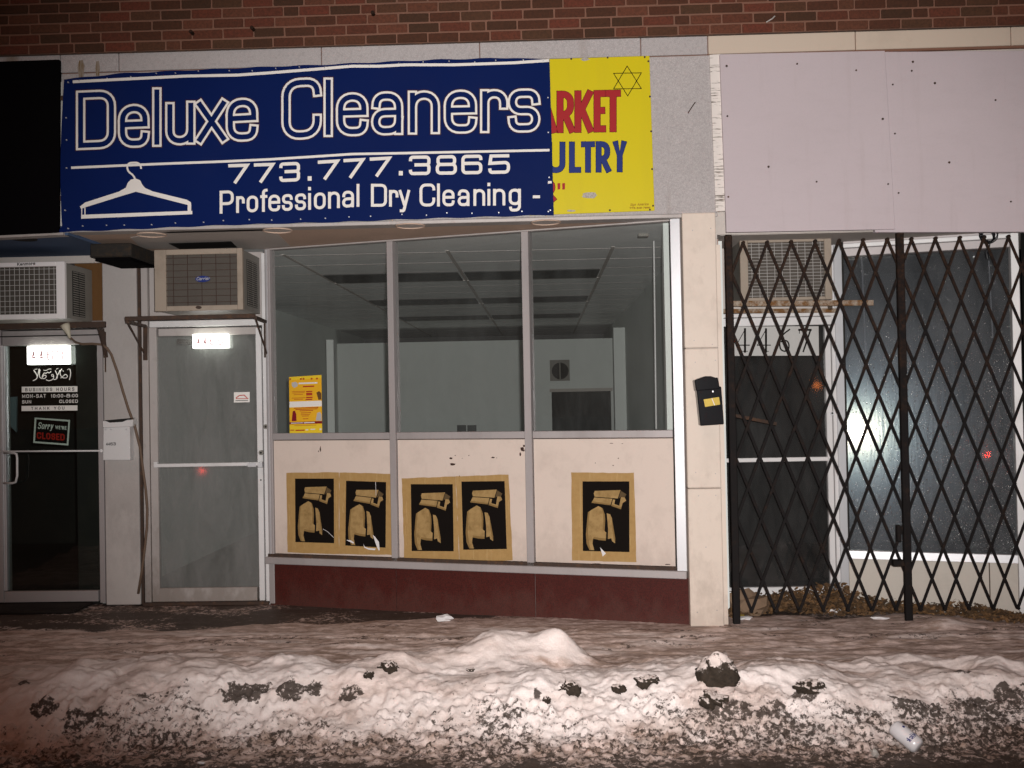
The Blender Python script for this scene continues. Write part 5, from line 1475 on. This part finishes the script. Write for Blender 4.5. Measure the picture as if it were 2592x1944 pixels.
MB().bar(DP.pt(266.5, 840, .06), DP.pt(267, 942, .06), .008, .008, (0, -1, 0)).build('iron_rod', MT['rust'], label='thin rusty rod hanging by the grey pillar under the left bracket', cat='rod')
ra, rb_ = PR.pt(1846, 769, .01), PR.pt(2210, 766.5, .01)
t = empty('bracket', ra, 'orange rusty flaking rails under the air conditioner behind the gate', 'bracket', 'air conditioner brackets')
MB().bar(ra, rb_, .036, .02, (0, -1, 0)).build('front_rail', MT['rusty'], t)
MB().bar(RD.pt(1826, 788, .06), RD.pt(2118, 786, .06), .030, .02, (0, -1, 0)).build('back_rail', MT['rusty'], t)
for x in (1880, 2100):
    MB().bar(PR.pt(x, 766, .0), RD.pt(x + 2, 782, .06), .03, .014, (0, 0, 1)).build('arm', MT['rusty'], t)

fu = empty('drip_funnel', PK.pt(168, 853, .02), 'cream plastic funnel catching drips under the white air conditioner', 'funnel')
ps = [PK.pt(164, 822, .03), PK.pt(167, 828, .03), PK.pt(174, 846, .03), PK.pt(177, 856, .03)]
MB().tube(ps, [.034, .030, .012, .008], 14).build('cone', MT['funnel'], fu, smooth=True)
hp = [(177, 854), (190, 866), (208, 871), (233, 870), (257, 872), (271, 881), (282, 898), (297, 941), (311, 990), (325, 1035), (342, 1082), (349, 1111)]
path = [PK.pt(*hp[0], .03)] + [DP.pt(x, y, .12 - .03 * min(1, i / 6)) for i, (x, y) in enumerate(hp[1:])]
path += [DP.pt(x, y, .07) for x, y in ((354, 1130), (363, 1196), (369, 1240), (373, 1290), (372, 1335), (367, 1384), (360, 1440), (350, 1503))]
MB().tube(path, .0095, 8).build('drain_hose', MT['hose'], label='brown drain hose running from the funnel down the grey pillar', cat='hose', smooth=True)

# ------------------------------------------------------------------ gated shop: door, slanted window, recess
gs = empty('gated_shop_recess', (2.6, 7.3, 2.5), 'soffit and side wall of the recess behind the folding gate', 'recess')
zgs = FA.z(2200, 592)
flatslab(MB(), [(PX1 + .04, 6.70), (XR, 6.70), (XR, 7.7), (PX1 + .04, 7.7)], zgs + .02, zgs + .08).build('soffit', MT['patch'], gs)
MB().wbox(float(PX1 + .0135), float(PX1 + .03), 6.72, 7.30, .0, zgs).build('side_wall', plain('pink_wall', (.36, .24, .20), .8, dirt=.5), gs)
MB().bpx(RD, 1815, 592, 2122, 790, -.1, -.04).build('over_door_panel', MT['patch'], gs)

gd = empty('gated_door', RD.pt(1960, 1520), 'white framed glass door numbered 4467 behind the folding gate', 'door')
pbox(gd, 'head', 'walum', RD, 1815, 792, 2119, 802, -.1, .02)
pbox(gd, 'top_rail', 'walum', RD, 1815, 803.5, 2119, 824, -.05, .004)
pbox(gd, 'jamb', 'walum', RD, 2110, 610, 2119, 1528, -.1, .012)
pbox(gd, 'jamb', 'chrome', RD, 2119.5, 600, 2141, 1528, -.1, .03)
pbox(gd, 'stile', 'walum', RD, 2095, 824.5, 2109.5, 1486, -.05, .002)
pbox(gd, 'bottom_rail', 'walum', RD, 1815, 1486.5, 2109.5, 1526, -.05, .002)
pbox(gd, 'pane', 'rglass', RD, 1815, 824.5, 2094.7, 1486, -.03, -.024, 0)
b_ = pbox(gd, 'push_bar', 'walum', RD, 1815, 1158.5, 2098, 1169, .02, .034)
for y in (1046, 1160):
    l_ = MB().disc(RD, 2107, y, .014, .003, .016, 14).build('lock', MT['chrome'], gd)
    MB().disc(RD, 2107, y, .007, .0162, .018, 10).build('keyhole', MT['dark'], l_)
np_ = MB().prism(RD, [(1840, 827), (2072, 825.5), (2073, 900), (1840, 901)], -.022, -.018).build('number_plate', plain('plate_white', (.50, .49, .47), .6, dirt=.25), gd)
mb = MB()
dz = lambda q: [np.array([1728 + x / 2.56, 560 + y / 2.56]) for x, y in q]
for k, dx in enumerate((0, 136)):
    ribbon(mb, RD, dz([(404 + dx, 700), (404 + dx, 845)]), 5.2, -.0172)
    ribbon(mb, RD, dz([(402 + dx, 706), (350 + dx, 800)]), 1.8, -.0170)
    ribbon(mb, RD, dz([(348 + dx, 803), (432 + dx, 803)]), 2.6, -.0168)
    ribbon(mb, RD, dz([(388 + dx, 843), (420 + dx, 843)]), 1.6, -.0166)
ribbon(mb, RD, roundpath([(*p, r) for p, r in zip(dz([(692, 702), (640, 740), (625, 800), (640, 842), (680, 842), (693, 805), (675, 768), (640, 780)]), (0, 12, 12, 8, 8, 8, 8, 0))], False), 3.6, -.0170)
ribbon(mb, RD, dz([(755, 704), (830, 704)]), 4.8, -.0170)
ribbon(mb, RD, dz([(828, 706), (782, 843)]), 4.0, -.0168)
ribbon(mb, RD, dz([(757, 704), (757, 726)]), 1.8, -.0166)
mb.build('number', MT['ink'], np_)

rw = empty('wet_window', RW.pt(2350, 1520), 'tall wet shop window behind the folding gate with the flash reflected in it', 'shop window')
ux = lambda x: RW.u(x, 1050)
zh0, zh1 = (RW.z(2144, 644) + RW.z(2552, 632)) / 2, (RW.z(2144, 592) + RW.z(2552, 580)) / 2
zs0, zs1 = (RW.z(2144, 1420) + RW.z(2580, 1416)) / 2, (RW.z(2144, 1399) + RW.z(2580, 1394)) / 2
ua_, ub_ = ux(2144), ux(2566)
MB().box(RW, ua_, ub_, zh0, zh0 + .055, -.07, .02).build('head', MT['alum'], rw, bevel=.003)
MB().box(RW, ua_, ub_, zh0 + .056, zh0 + .085, -.07, .045).build('head_trim', MT['walum'], rw, bevel=.003)
MB().box(RW, ua_, ub_, zh0 + .086, zh1 + .06, -.07, .025).build('head_board', MT['alum'], rw, bevel=.003)
MB().box(RW, ub_ + .001, ub_ + .05, 0.0, zh1 + .06, -.07, .04).build('jamb', MT['walum'], rw, bevel=.003)
MB().box(RW, ua_ - .012, ua_ - .0005, zs0, zh1 + .06, -.07, .012).build('jamb', MT['dark'], rw)
MB().box(RW, ua_ - .012, ub_, zs0, zs1, -.08, .045).build('sill', MT['chrome'], rw, bevel=.003)
# the pane leans back a little in its frame
zm = RW.z(2155, 1105); lean = math.tan(rad(2.35))
def lw(z, w): return -.026 + w - (z - zm) * lean
c4 = [(ua_, zs1 + .0005), (ub_, zs1 + .0005), (ub_, zh0 - .0005), (ua_, zh0 - .0005)]
MB().hexa([RW.P(u, z, lw(z, -.003)) for u, z in c4] + [RW.P(u, z, lw(z, .003)) for u, z in c4]).build('pane', MT['wet'], rw)
pj = ux(2494)
for a, b in ((ua_ - .01, pj - .003), (pj + .003, ub_)):
    MB().box(RW, a, b, 0.0, zs0 - .001, -.06, .012).build('panel', plain('grey_cream_panel', (.50, .455, .40), .6, dirt=.25, scale=4), rw, bevel=.002)
MB().box(RW, ua_, ub_, 0.0, zs0 - .004, -.08, .006).build('panel_bed', MT['rust'], rw)
for x0, y0, x1, y1, lab in ((2181, 648, 2192, 905, 'thin white cord hanging inside the wet window near its left edge'), (2503, 660, 2513, 855, 'thin white cord hanging inside the wet window near its right edge')):
    MB().tube([RW.pt(x0, y0, -.12), RW.pt((x0 + x1) / 2, (y0 + y1) / 2, -.12), RW.pt(x1, y1, -.12)], .005, 6).build('blind_cord', MT['acwhite'], label=lab, cat='cord', group='cords inside the wet window')
# room behind
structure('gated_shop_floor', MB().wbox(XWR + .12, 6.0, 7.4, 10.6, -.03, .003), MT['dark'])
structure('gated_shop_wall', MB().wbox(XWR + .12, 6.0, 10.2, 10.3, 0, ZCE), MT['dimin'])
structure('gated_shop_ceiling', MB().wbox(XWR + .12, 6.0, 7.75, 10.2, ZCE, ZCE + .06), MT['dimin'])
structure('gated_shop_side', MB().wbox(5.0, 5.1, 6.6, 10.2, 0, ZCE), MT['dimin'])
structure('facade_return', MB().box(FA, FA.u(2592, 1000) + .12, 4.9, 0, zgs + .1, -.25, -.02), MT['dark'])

# rain drops standing on the lower part of the pane
def drops():
    r = random.Random(5)
    mb = MB()
    n = 0
    while n < 2600:
        u = r.uniform(ua_ + .01, ub_ - .01); z = r.uniform(zs1 + .02, zh0 - .02)
        near = math.exp(-((u - ua_ - .1) / .45) ** 2 - ((z - zm) / .5) ** 2)
        if r.random() > (.10 + .5 * float(sstep(2.15, 1.5, z)) + .4 * near) : continue
        q = r.uniform(.0014, .0032) * (1.3 if r.random() < .1 else 1)
        w = lw(z, .0032)
        el = r.uniform(1.0, 1.7)
        vs = [RW.P(u, z, w + q * .75)]
        for rr, hh in ((.55, .6), (1.0, 0.0)):
            vs += [RW.P(u + q * rr * math.cos(k * math.pi / 3), z + q * el * rr * math.sin(k * math.pi / 3), w + q * hh * .75) for k in range(6)]
        fs = [(0, 1 + k, 1 + (k + 1) % 6) for k in range(6)] + [(1 + k, 7 + k, 7 + (k + 1) % 6, 1 + (k + 1) % 6) for k in range(6)]
        mb.add(vs, fs); n += 1
    m = bpy.data.materials.new('water_drop'); m.use_nodes = True
    nt = m.node_tree
    for x in list(nt.nodes):
        if x.type == 'BSDF_PRINCIPLED': nt.nodes.remove(x)
    tr = N(nt, 'ShaderNodeBsdfTransparent'); gl = N(nt, 'ShaderNodeBsdfGlossy'); gl.inputs['Roughness'].default_value = .22
    mx = N(nt, 'ShaderNodeMixShader'); mx.inputs[0].default_value = .9
    nt.links.new(tr.outputs[0], mx.inputs[1]); nt.links.new(gl.outputs[0], mx.inputs[2])
    nt.links.new(mx.outputs[0], [x for x in nt.nodes if x.type == 'OUTPUT_MATERIAL'][0].inputs[0])
    mb.build('water_drops', m, rw, smooth=True, kind='stuff')
drops()

# coil of cable at the top of the wet window
ck = empty('cable_coil', GP.pt(2502, 612, .02), 'coil of black cable hanging at the top of the wet window', 'cable')
mb = MB()
for k in range(7):
    cx_, cy_ = 2502 + random.uniform(-4, 4), 596 + random.uniform(-4, 3)
    r_ = random.uniform(.038, .062)
    u, z = GP.uv(cx_, cy_, -.06)
    ring = [GP.P(u + r_ * math.cos(a), z + r_ * .9 * math.sin(a), -.06 + .012 * math.sin(2 * a + k)) for a in np.linspace(0, 2 * math.pi, 20)]
    mb.tube(ring, .0035, 5, False)
mb.build('loops', MT['gloss'], ck, smooth=True)
MB().tube([GP.pt(2506, 618, -.06), GP.pt(2497, 640, -.08), GP.pt(2500, 655, -.08)], [.004, .012, .010], 8).build('plug', MT['gloss'], ck)

# ------------------------------------------------------------------ folding gate
gt = empty('folding_gate', GP.pt(2100, 1580), 'rusty black folding scissor gate drawn across the shop front', 'gate')
ztp, zbt = float(np.mean([GP.z(1900, 610), GP.z(2540, 603)])), float(np.mean([GP.z(1900, 1548), GP.z(2540, 1537)]))
ul, ur = GP.u(1846, 1000), GP.u(2592, 1000) + .55
ua0 = GP.u(1881, 612)
du = (GP.u(2552, 604) - ua0) / 11
nrow = 12
hy = (ztp - zbt) / nrow
for x0, y0, y1 in ((1846, 588, 1592), (2284, 586, 1582)):
    u = GP.u(x0 + (5 if x0 < 2000 else 1), 1000)
    a, b = GP.P(u, 0.0, .012), GP.P(u, ztp + .05 if x0 > 2000 else ztp + .05, .012)
    MB().bar(a, b, .046, .034, (0, -1, 0)).build('post', MT['iron'], gt, bevel=.004)
cross = []
def clip(ua, za, ub, zb, lo, hi):
    if ua > ub: ua, za, ub, zb = ub, zb, ua, za
    if ub < lo or ua > hi: return None
    if ua < lo: t = (lo - ua) / (ub - ua); ua, za = lo, za + (zb - za) * t
    if ub > hi: t = (hi - ua) / (ub - ua); ub, zb = hi, za + (zb - za) * t
    return ua, za, ub, zb
for k in range(-7, 30):
    for s in (1, -1):
        uu = ua0 + k * du + random.uniform(-.003, .003)
        e_ = clip(uu, ztp, uu + s * du / 2 * nrow + random.uniform(-.003, .003), zbt, ul + .01, ur)
        if e_ is None or abs(e_[2] - e_[0]) < .03: continue
        w_ = -.004 if s > 0 else .006
        MB().bar(GP.P(e_[0], e_[1], w_), GP.P(e_[2], e_[3], w_), .0185, .007, (0, -1, 0)).build('bar', MT['iron'], gt, bevel=.0015)
rv = MB()
for row in range(nrow + 1):
    for k in range(-1, 30):
        u = ua0 + k * du + (du / 2 if row % 2 else 0)
        if ul < u < ur:
            q = GP.P(u, ztp - hy * row, 0)
            rv.tube([q + np.array([0, -.0145, 0]), q + np.array([0, .009, 0])], .008 if 0 < row < nrow else .012, 6)
rv.build('rivets', MT['iron'], gt, kind='stuff')
MB().bpx(GP, 2262, 1418, 2290, 1434, -.005, .05).build('lock_box', MT['iron'], gt, bevel=.003)
MB().bpx(GP, 2272, 1330, 2282, 1372, .0, .04).build('hasp', MT['iron'], gt, bevel=.003)
MB().bar(GP.pt(1852, 1050, -.02), GP.pt(1966, 1073, -.14), .022, .01, (0, -1, 0)).build('tie_bar', MT['rust'], gt)

# ------------------------------------------------------------------ leaves and litter behind the gate
def leafpile():
    n = 5200
    u = rng.uniform(0, 1, n)
    x = PX1 + .06 + u * 1.95
    prof = .05 + .11 * np.exp(-((x - 1.98) / .42) ** 2) + .06 * np.exp(-((x - 1.25) / .2) ** 2) + .05 * np.exp(-((x - 2.75) / .18) ** 2)
    prof = prof * (1 - sstep(2.75, 3.15, x))
    back = 7.22 - .296 * np.clip(x - 2.15, 0, 9)
    v = rng.uniform(0, 1, n) ** .7
    y = back - .02 - (1 - v) * (.30 + .08 * np.sin(x * 7))
    z = rng.uniform(.2, 1, n) * prof * v + .004
    V, Fc = [], []
    for i in range(n):
        s = rng.uniform(.010, .030)
        a = rng.uniform(0, 6.28); t = rng.uniform(-.9, .9); k = rng.uniform(-.9, .9)
        M3 = Matrix.Rotation(a, 3, 'Z') @ Matrix.Rotation(t, 3, 'X') @ Matrix.Rotation(k, 3, 'Y')
        o = Vector((x[i], y[i], z[i] + .006))
        b = len(V)
        for q in ((-1, 0, 0), (-.3, -.55, .15), (.6, -.35, .0), (1, 0, .25), (.5, .45, .05), (-.35, .5, .2)):
            V.append(tuple(o + M3 @ (Vector(q) * s)))
        Fc.append((b, b + 1, b + 2, b + 3)); Fc.append((b, b + 3, b + 4, b + 5))
    MB().add(V, Fc).build('leaf_litter', MT['leafvar'], label='drift of dead brown leaves behind the folding gate', cat='leaves', kind='stuff')
def leafmat():
    m, nt, b, co = newmat('dead_leaf_mix')
    v = N(nt, 'ShaderNodeTexVoronoi'); v.inputs['Scale'].default_value = 38; nt.links.new(co, v.inputs['Vector'])
    sp = N(nt, 'ShaderNodeSeparateColor'); nt.links.new(v.outputs['Color'], sp.inputs[0])
    r = N(nt, 'ShaderNodeValToRGB'); e = r.color_ramp.elements
    e[0].color = (.040, .022, .010, 1); e[1].color = (.20, .105, .040, 1)
    x = e.new(.5); x.color = (.095, .052, .022, 1)
    nt.links.new(sp.outputs[0], r.inputs[0]); nt.links.new(r.outputs[0], b.inputs['Base Color'])
    b.inputs['Roughness'].default_value = .75
    return m
MT['leafvar'] = leafmat()
leafpile()

def crumple(name, label, cat, c, size, mat, seed, flatten=.5, rot=0, kind=None, group=None, sub=2, rough=.35):
    r = random.Random(seed)
    bm = bmesh.new()
    bmesh.ops.create_icosphere(bm, subdivisions=sub, radius=1)
    oo = r.uniform(0, 50)
    for v in bm.verts:
        d = v.co.normalized()
        k = 1 + (r.uniform(-rough, rough) if sub < 3 else rough * 5 * (float(fbm(np.array(d.x * 2.6 + oo + d.z * 1.4), np.array(d.y * 2.6 + oo * 2 - d.z * 1.1), seed, 5, .7)) - .5))
        v.co = Vector((d.x * size[0] * k, d.y * size[1] * k, d.z * size[2] * k))
    bmesh.ops.rotate(bm, verts=bm.verts, matrix=Matrix.Rotation(rot, 3, 'Z'))
    me = bpy.data.meshes.new(name); bm.to_mesh(me); bm.free()
    me.materials.append(mat)
    if sub > 2:
        for pg in me.polygons: pg.use_smooth = True
    o = bpy.data.objects.new(name, me); COL.objects.link(o)
    o.location = [float(q) for q in c]
    return tag(o, label, cat, group, kind)
p = atz(1890, 1560, .03); crumple('plastic_bag', 'crumpled dirty plastic bag at the foot of the gate post', 'bag', (p[0] + .06, 6.98, .07), (.13, .09, .085), MT['bag'], 3)
p = atz(1893, 1570, .02); crumple('paper_scrap', 'white paper scrap beside the foot of the left gate post', 'paper', (p[0], 6.80, .010), (.05, .03, .012), MT['tear'], 4, rot=.5)
p = atz(2098, 1538, .02); crumple('paper_scrap', 'crumpled white paper in front of the leaf drift under the gate', 'paper', (p[0], 6.92, .022), (.045, .025, .016), MT['tear'], 5)
p = atz(2220, 1557, .02); crumple('paper_scrap', 'thin pale paper strip lying in slush by the middle gate post', 'paper', (p[0], 6.74, .012), (.06, .015, .009), MT['tear'], 6, rot=-.3)
p = atz(1878, 1561, .02); crumple('wrapper', 'yellow wrapper scrap beside the plastic bag', 'wrapper', (p[0], 6.84, .012), (.03, .02, .012), MT['brass'], 8)
p = atz(1127, 1568, .01); crumple('paper_scrap', 'crumpled white paper lying against the red granite base', 'paper', (p[0], p[1], .018), (.055, .035, .024), MT['tear'], 9)

# ------------------------------------------------------------------ dirty lumps in the bank
def lumpmat(th=1.28):
    m, nt, b, co = newmat('snow_capped_grit')
    g = N(nt, 'ShaderNodeNewGeometry')
    s = N(nt, 'ShaderNodeSeparateXYZ'); nt.links.new(g.outputs['Normal'], s.inputs[0])
    n1 = noise(nt, co, 48, 7, .75)
    f = ramp(nt, mul(nt, s.outputs[2], mul(nt, n1, 1.7), 'ADD'), th, th + .14)
    dc = mixc(nt, ramp(nt, n1, .4, .7), (.045, .033, .024), (.018, .014, .011))
    c = mixc(nt, f, dc, (.70, .60, .555))
    nt.links.new(c, b.inputs['Base Color']); b.inputs['Roughness'].default_value = .8; b.inputs['Specular IOR Level'].default_value = .15
    bump(nt, b, n1, .6, .01)
    return m
LM = lumpmat(); LM2 = lumpmat(1.50)
def gritlump(px, py, wpx, hpx, label, seed):
    p = onsnow(px, py)
    k = p[1] / 2600
    rx, rz = wpx * k / 2, hpx * k / 2
    return crumple('dirt_lump', label, 'dirt lump', (p[0], p[1] + rx * .35, p[2] + rz * (.35 if wpx > 102 else .05)), (rx, rx * .75, rz * 1.1), LM if wpx > 102 else LM2, seed, group='dirty lumps in the snow bank', sub=4, rough=.30 if wpx < 102 else .15)
for i, (x, y, w_, h_, lab) in enumerate((
    (1822, 1726, 104, 92, 'largest dark lump with a rounded snow cap, in front of the cream pilaster'),
    (1806, 1780, 72, 34, 'dark lump just in front of the largest snow-capped lump'),
    (985, 1697, 48, 34, 'blocky brown lump on the snow crest under the left mullion'),
    (932, 1713, 24, 24, 'small round lump left of the blocky brown lump'),
    (1445, 1757, 52, 44, 'dark lump right of centre with a smaller reddish lump beside it'),
    (1384, 1775, 20, 18, 'small reddish lump in the middle of the snow bank'),
    (1565, 1752, 40, 30, 'dark lump between two others right of centre'),
    (1640, 1735, 54, 36, 'dark wedge lump at the right end of the white ridge'),
    (2050, 1748, 60, 34, 'dark lump in the snow bank in front of the gated door'),
    (1192, 1697, 22, 9, 'tiny dark scrap lump on the big white mound'),
    )):
    gritlump(x, y, w_, h_, lab, 100 + i)

# ------------------------------------------------------------------ can and foil in the gutter
p = onsnow(2294, 1893)
cn = empty('drink_can', (p[0], p[1], p[2]), 'dented white drink can with dark lettering lying in the gutter slush', 'can')
ax = np.array([.050, -.052, -.040]); ax = ax / np.linalg.norm(ax)
c0 = np.array([p[0], p[1], p[2] + .048]); Lc = .066
prof = [(-Lc - .001, .022), (-Lc, .027), (-Lc + .008, .0355), (-.02, .0372), (.0, .0370), (.012, .0365), (Lc - .022, .0372), (Lc - .010, .0355), (Lc - .002, .029), (Lc, .025)]
MB().tube([c0 + ax * t for t, r in prof], [r for t, r in prof], 22).build('body', MT['can'], cn, smooth=True)
sd = np.cross(ax, (0, 0, 1)); sd /= np.linalg.norm(sd)
nr_ = np.cross(sd, ax); nr_ = nr_ / np.linalg.norm(nr_)
vd = np.array([0, -.9, .75]); vd = vd - ax * (vd @ ax); vd /= np.linalg.norm(vd)
tz = np.cross(vd, ax)
def canpt(s, t, r=.0335):     # s along, t round the can
    a = t / r
    return c0 + ax * s + r * (math.cos(a) * vd + math.sin(a) * tz)
class CanPlane:
    def pt(self, px, py, w=0): return canpt((34 + py) / 1000, -px / 1000, .0378 + w)
mb = MB()
text(mb, CanPlane(), 'Mick', -26, 26, 2, 2, 22, 4.2, .0003, gap=.15, slant=.2)
mb.build('lettering', MT['canink'], cn)
mb = MB(); mb.add([canpt(-.026 + .006 * math.cos(a), .012 + .006 * math.sin(a), .0380) for a in np.linspace(0, 6, 12)], [tuple(range(12))])
mb.build('round_mark', MT['canink'], cn)
MB().tube([c0 + ax * (-Lc - .001), c0 + ax * (-Lc + .001)], .0265, 18).build('can_top', MT['chrome'], cn)
p = onsnow(2213, 1912); crumple('foil_scrap', 'crumpled foil scrap lying left of the white can', 'foil', (p[0], p[1], p[2] + .012), (.014, .03, .016), MT['foil'], 21, rough=.5)
p = onsnow(508, 1934); crumple('paper_scrap', 'tiny pale scrap at the bottom edge of the street slush', 'paper', (p[0], p[1], p[2] + .006), (.016, .01, .006), MT['tear'], 23)

# ------------------------------------------------------------------ unseen lamps added for spots mirrored in the glass; posts and housings invented
def mirror(px, py, o, n, Y):
    d = ray(px, py); d = d / np.linalg.norm(d); c = np.array([0, 0, ZC]); n = np.array(n, float) / np.linalg.norm(n)
    p = c + (n @ (np.array(o) - c)) / (n @ d) * d
    r = d - 2 * (d @ n) * n
    return p + (Y - p[1]) / r[1] * r
nw = RW.n * math.cos(rad(2.35)) + np.array([0, 0, 1]) * math.sin(rad(2.35))
for pos, col_, st_, lab in ((mirror(2503, 1152, RW.P(RW.u(2155, 1105), zm, -.023), nw, -2.0), (1.0, .05, .03), 190, 'added unseen red lamp on an invented post, mirrored in the wet window'),
                            (mirror(511, 1192, DP.P(0, 0, -.024), DP.n, 0.2), (1.0, .05, .03), 20, 'added unseen red lamp on an invented low post, mirrored in the cleaners door'),
                            (mirror(2068, 976, RD.P(0, 0, -.024), RD.n, -1.0), (1.0, .25, .04), 15, 'added unseen amber lamp on an invented post, mirrored in the gated door')):
    t = empty('added_mirror_lamp', (pos[0], pos[1], -.13), lab, 'lamp', 'unseen lamps added for reflections')
    MB().tube([(pos[0], pos[1] - .04, -.134), (pos[0], pos[1] - .04, pos[2])], .02, 8).build('post', MT['iron'], t)
    MB().tube([(pos[0], pos[1] - .08, pos[2]), (pos[0], pos[1] - .005, pos[2])], .055, 14).build('housing', MT['black'], t)
    MB().tube([(pos[0], pos[1] - .004, pos[2]), (pos[0], pos[1] + .004, pos[2])], .042, 14).build('lens', emit('added_lamp_lens', col_, st_), t)
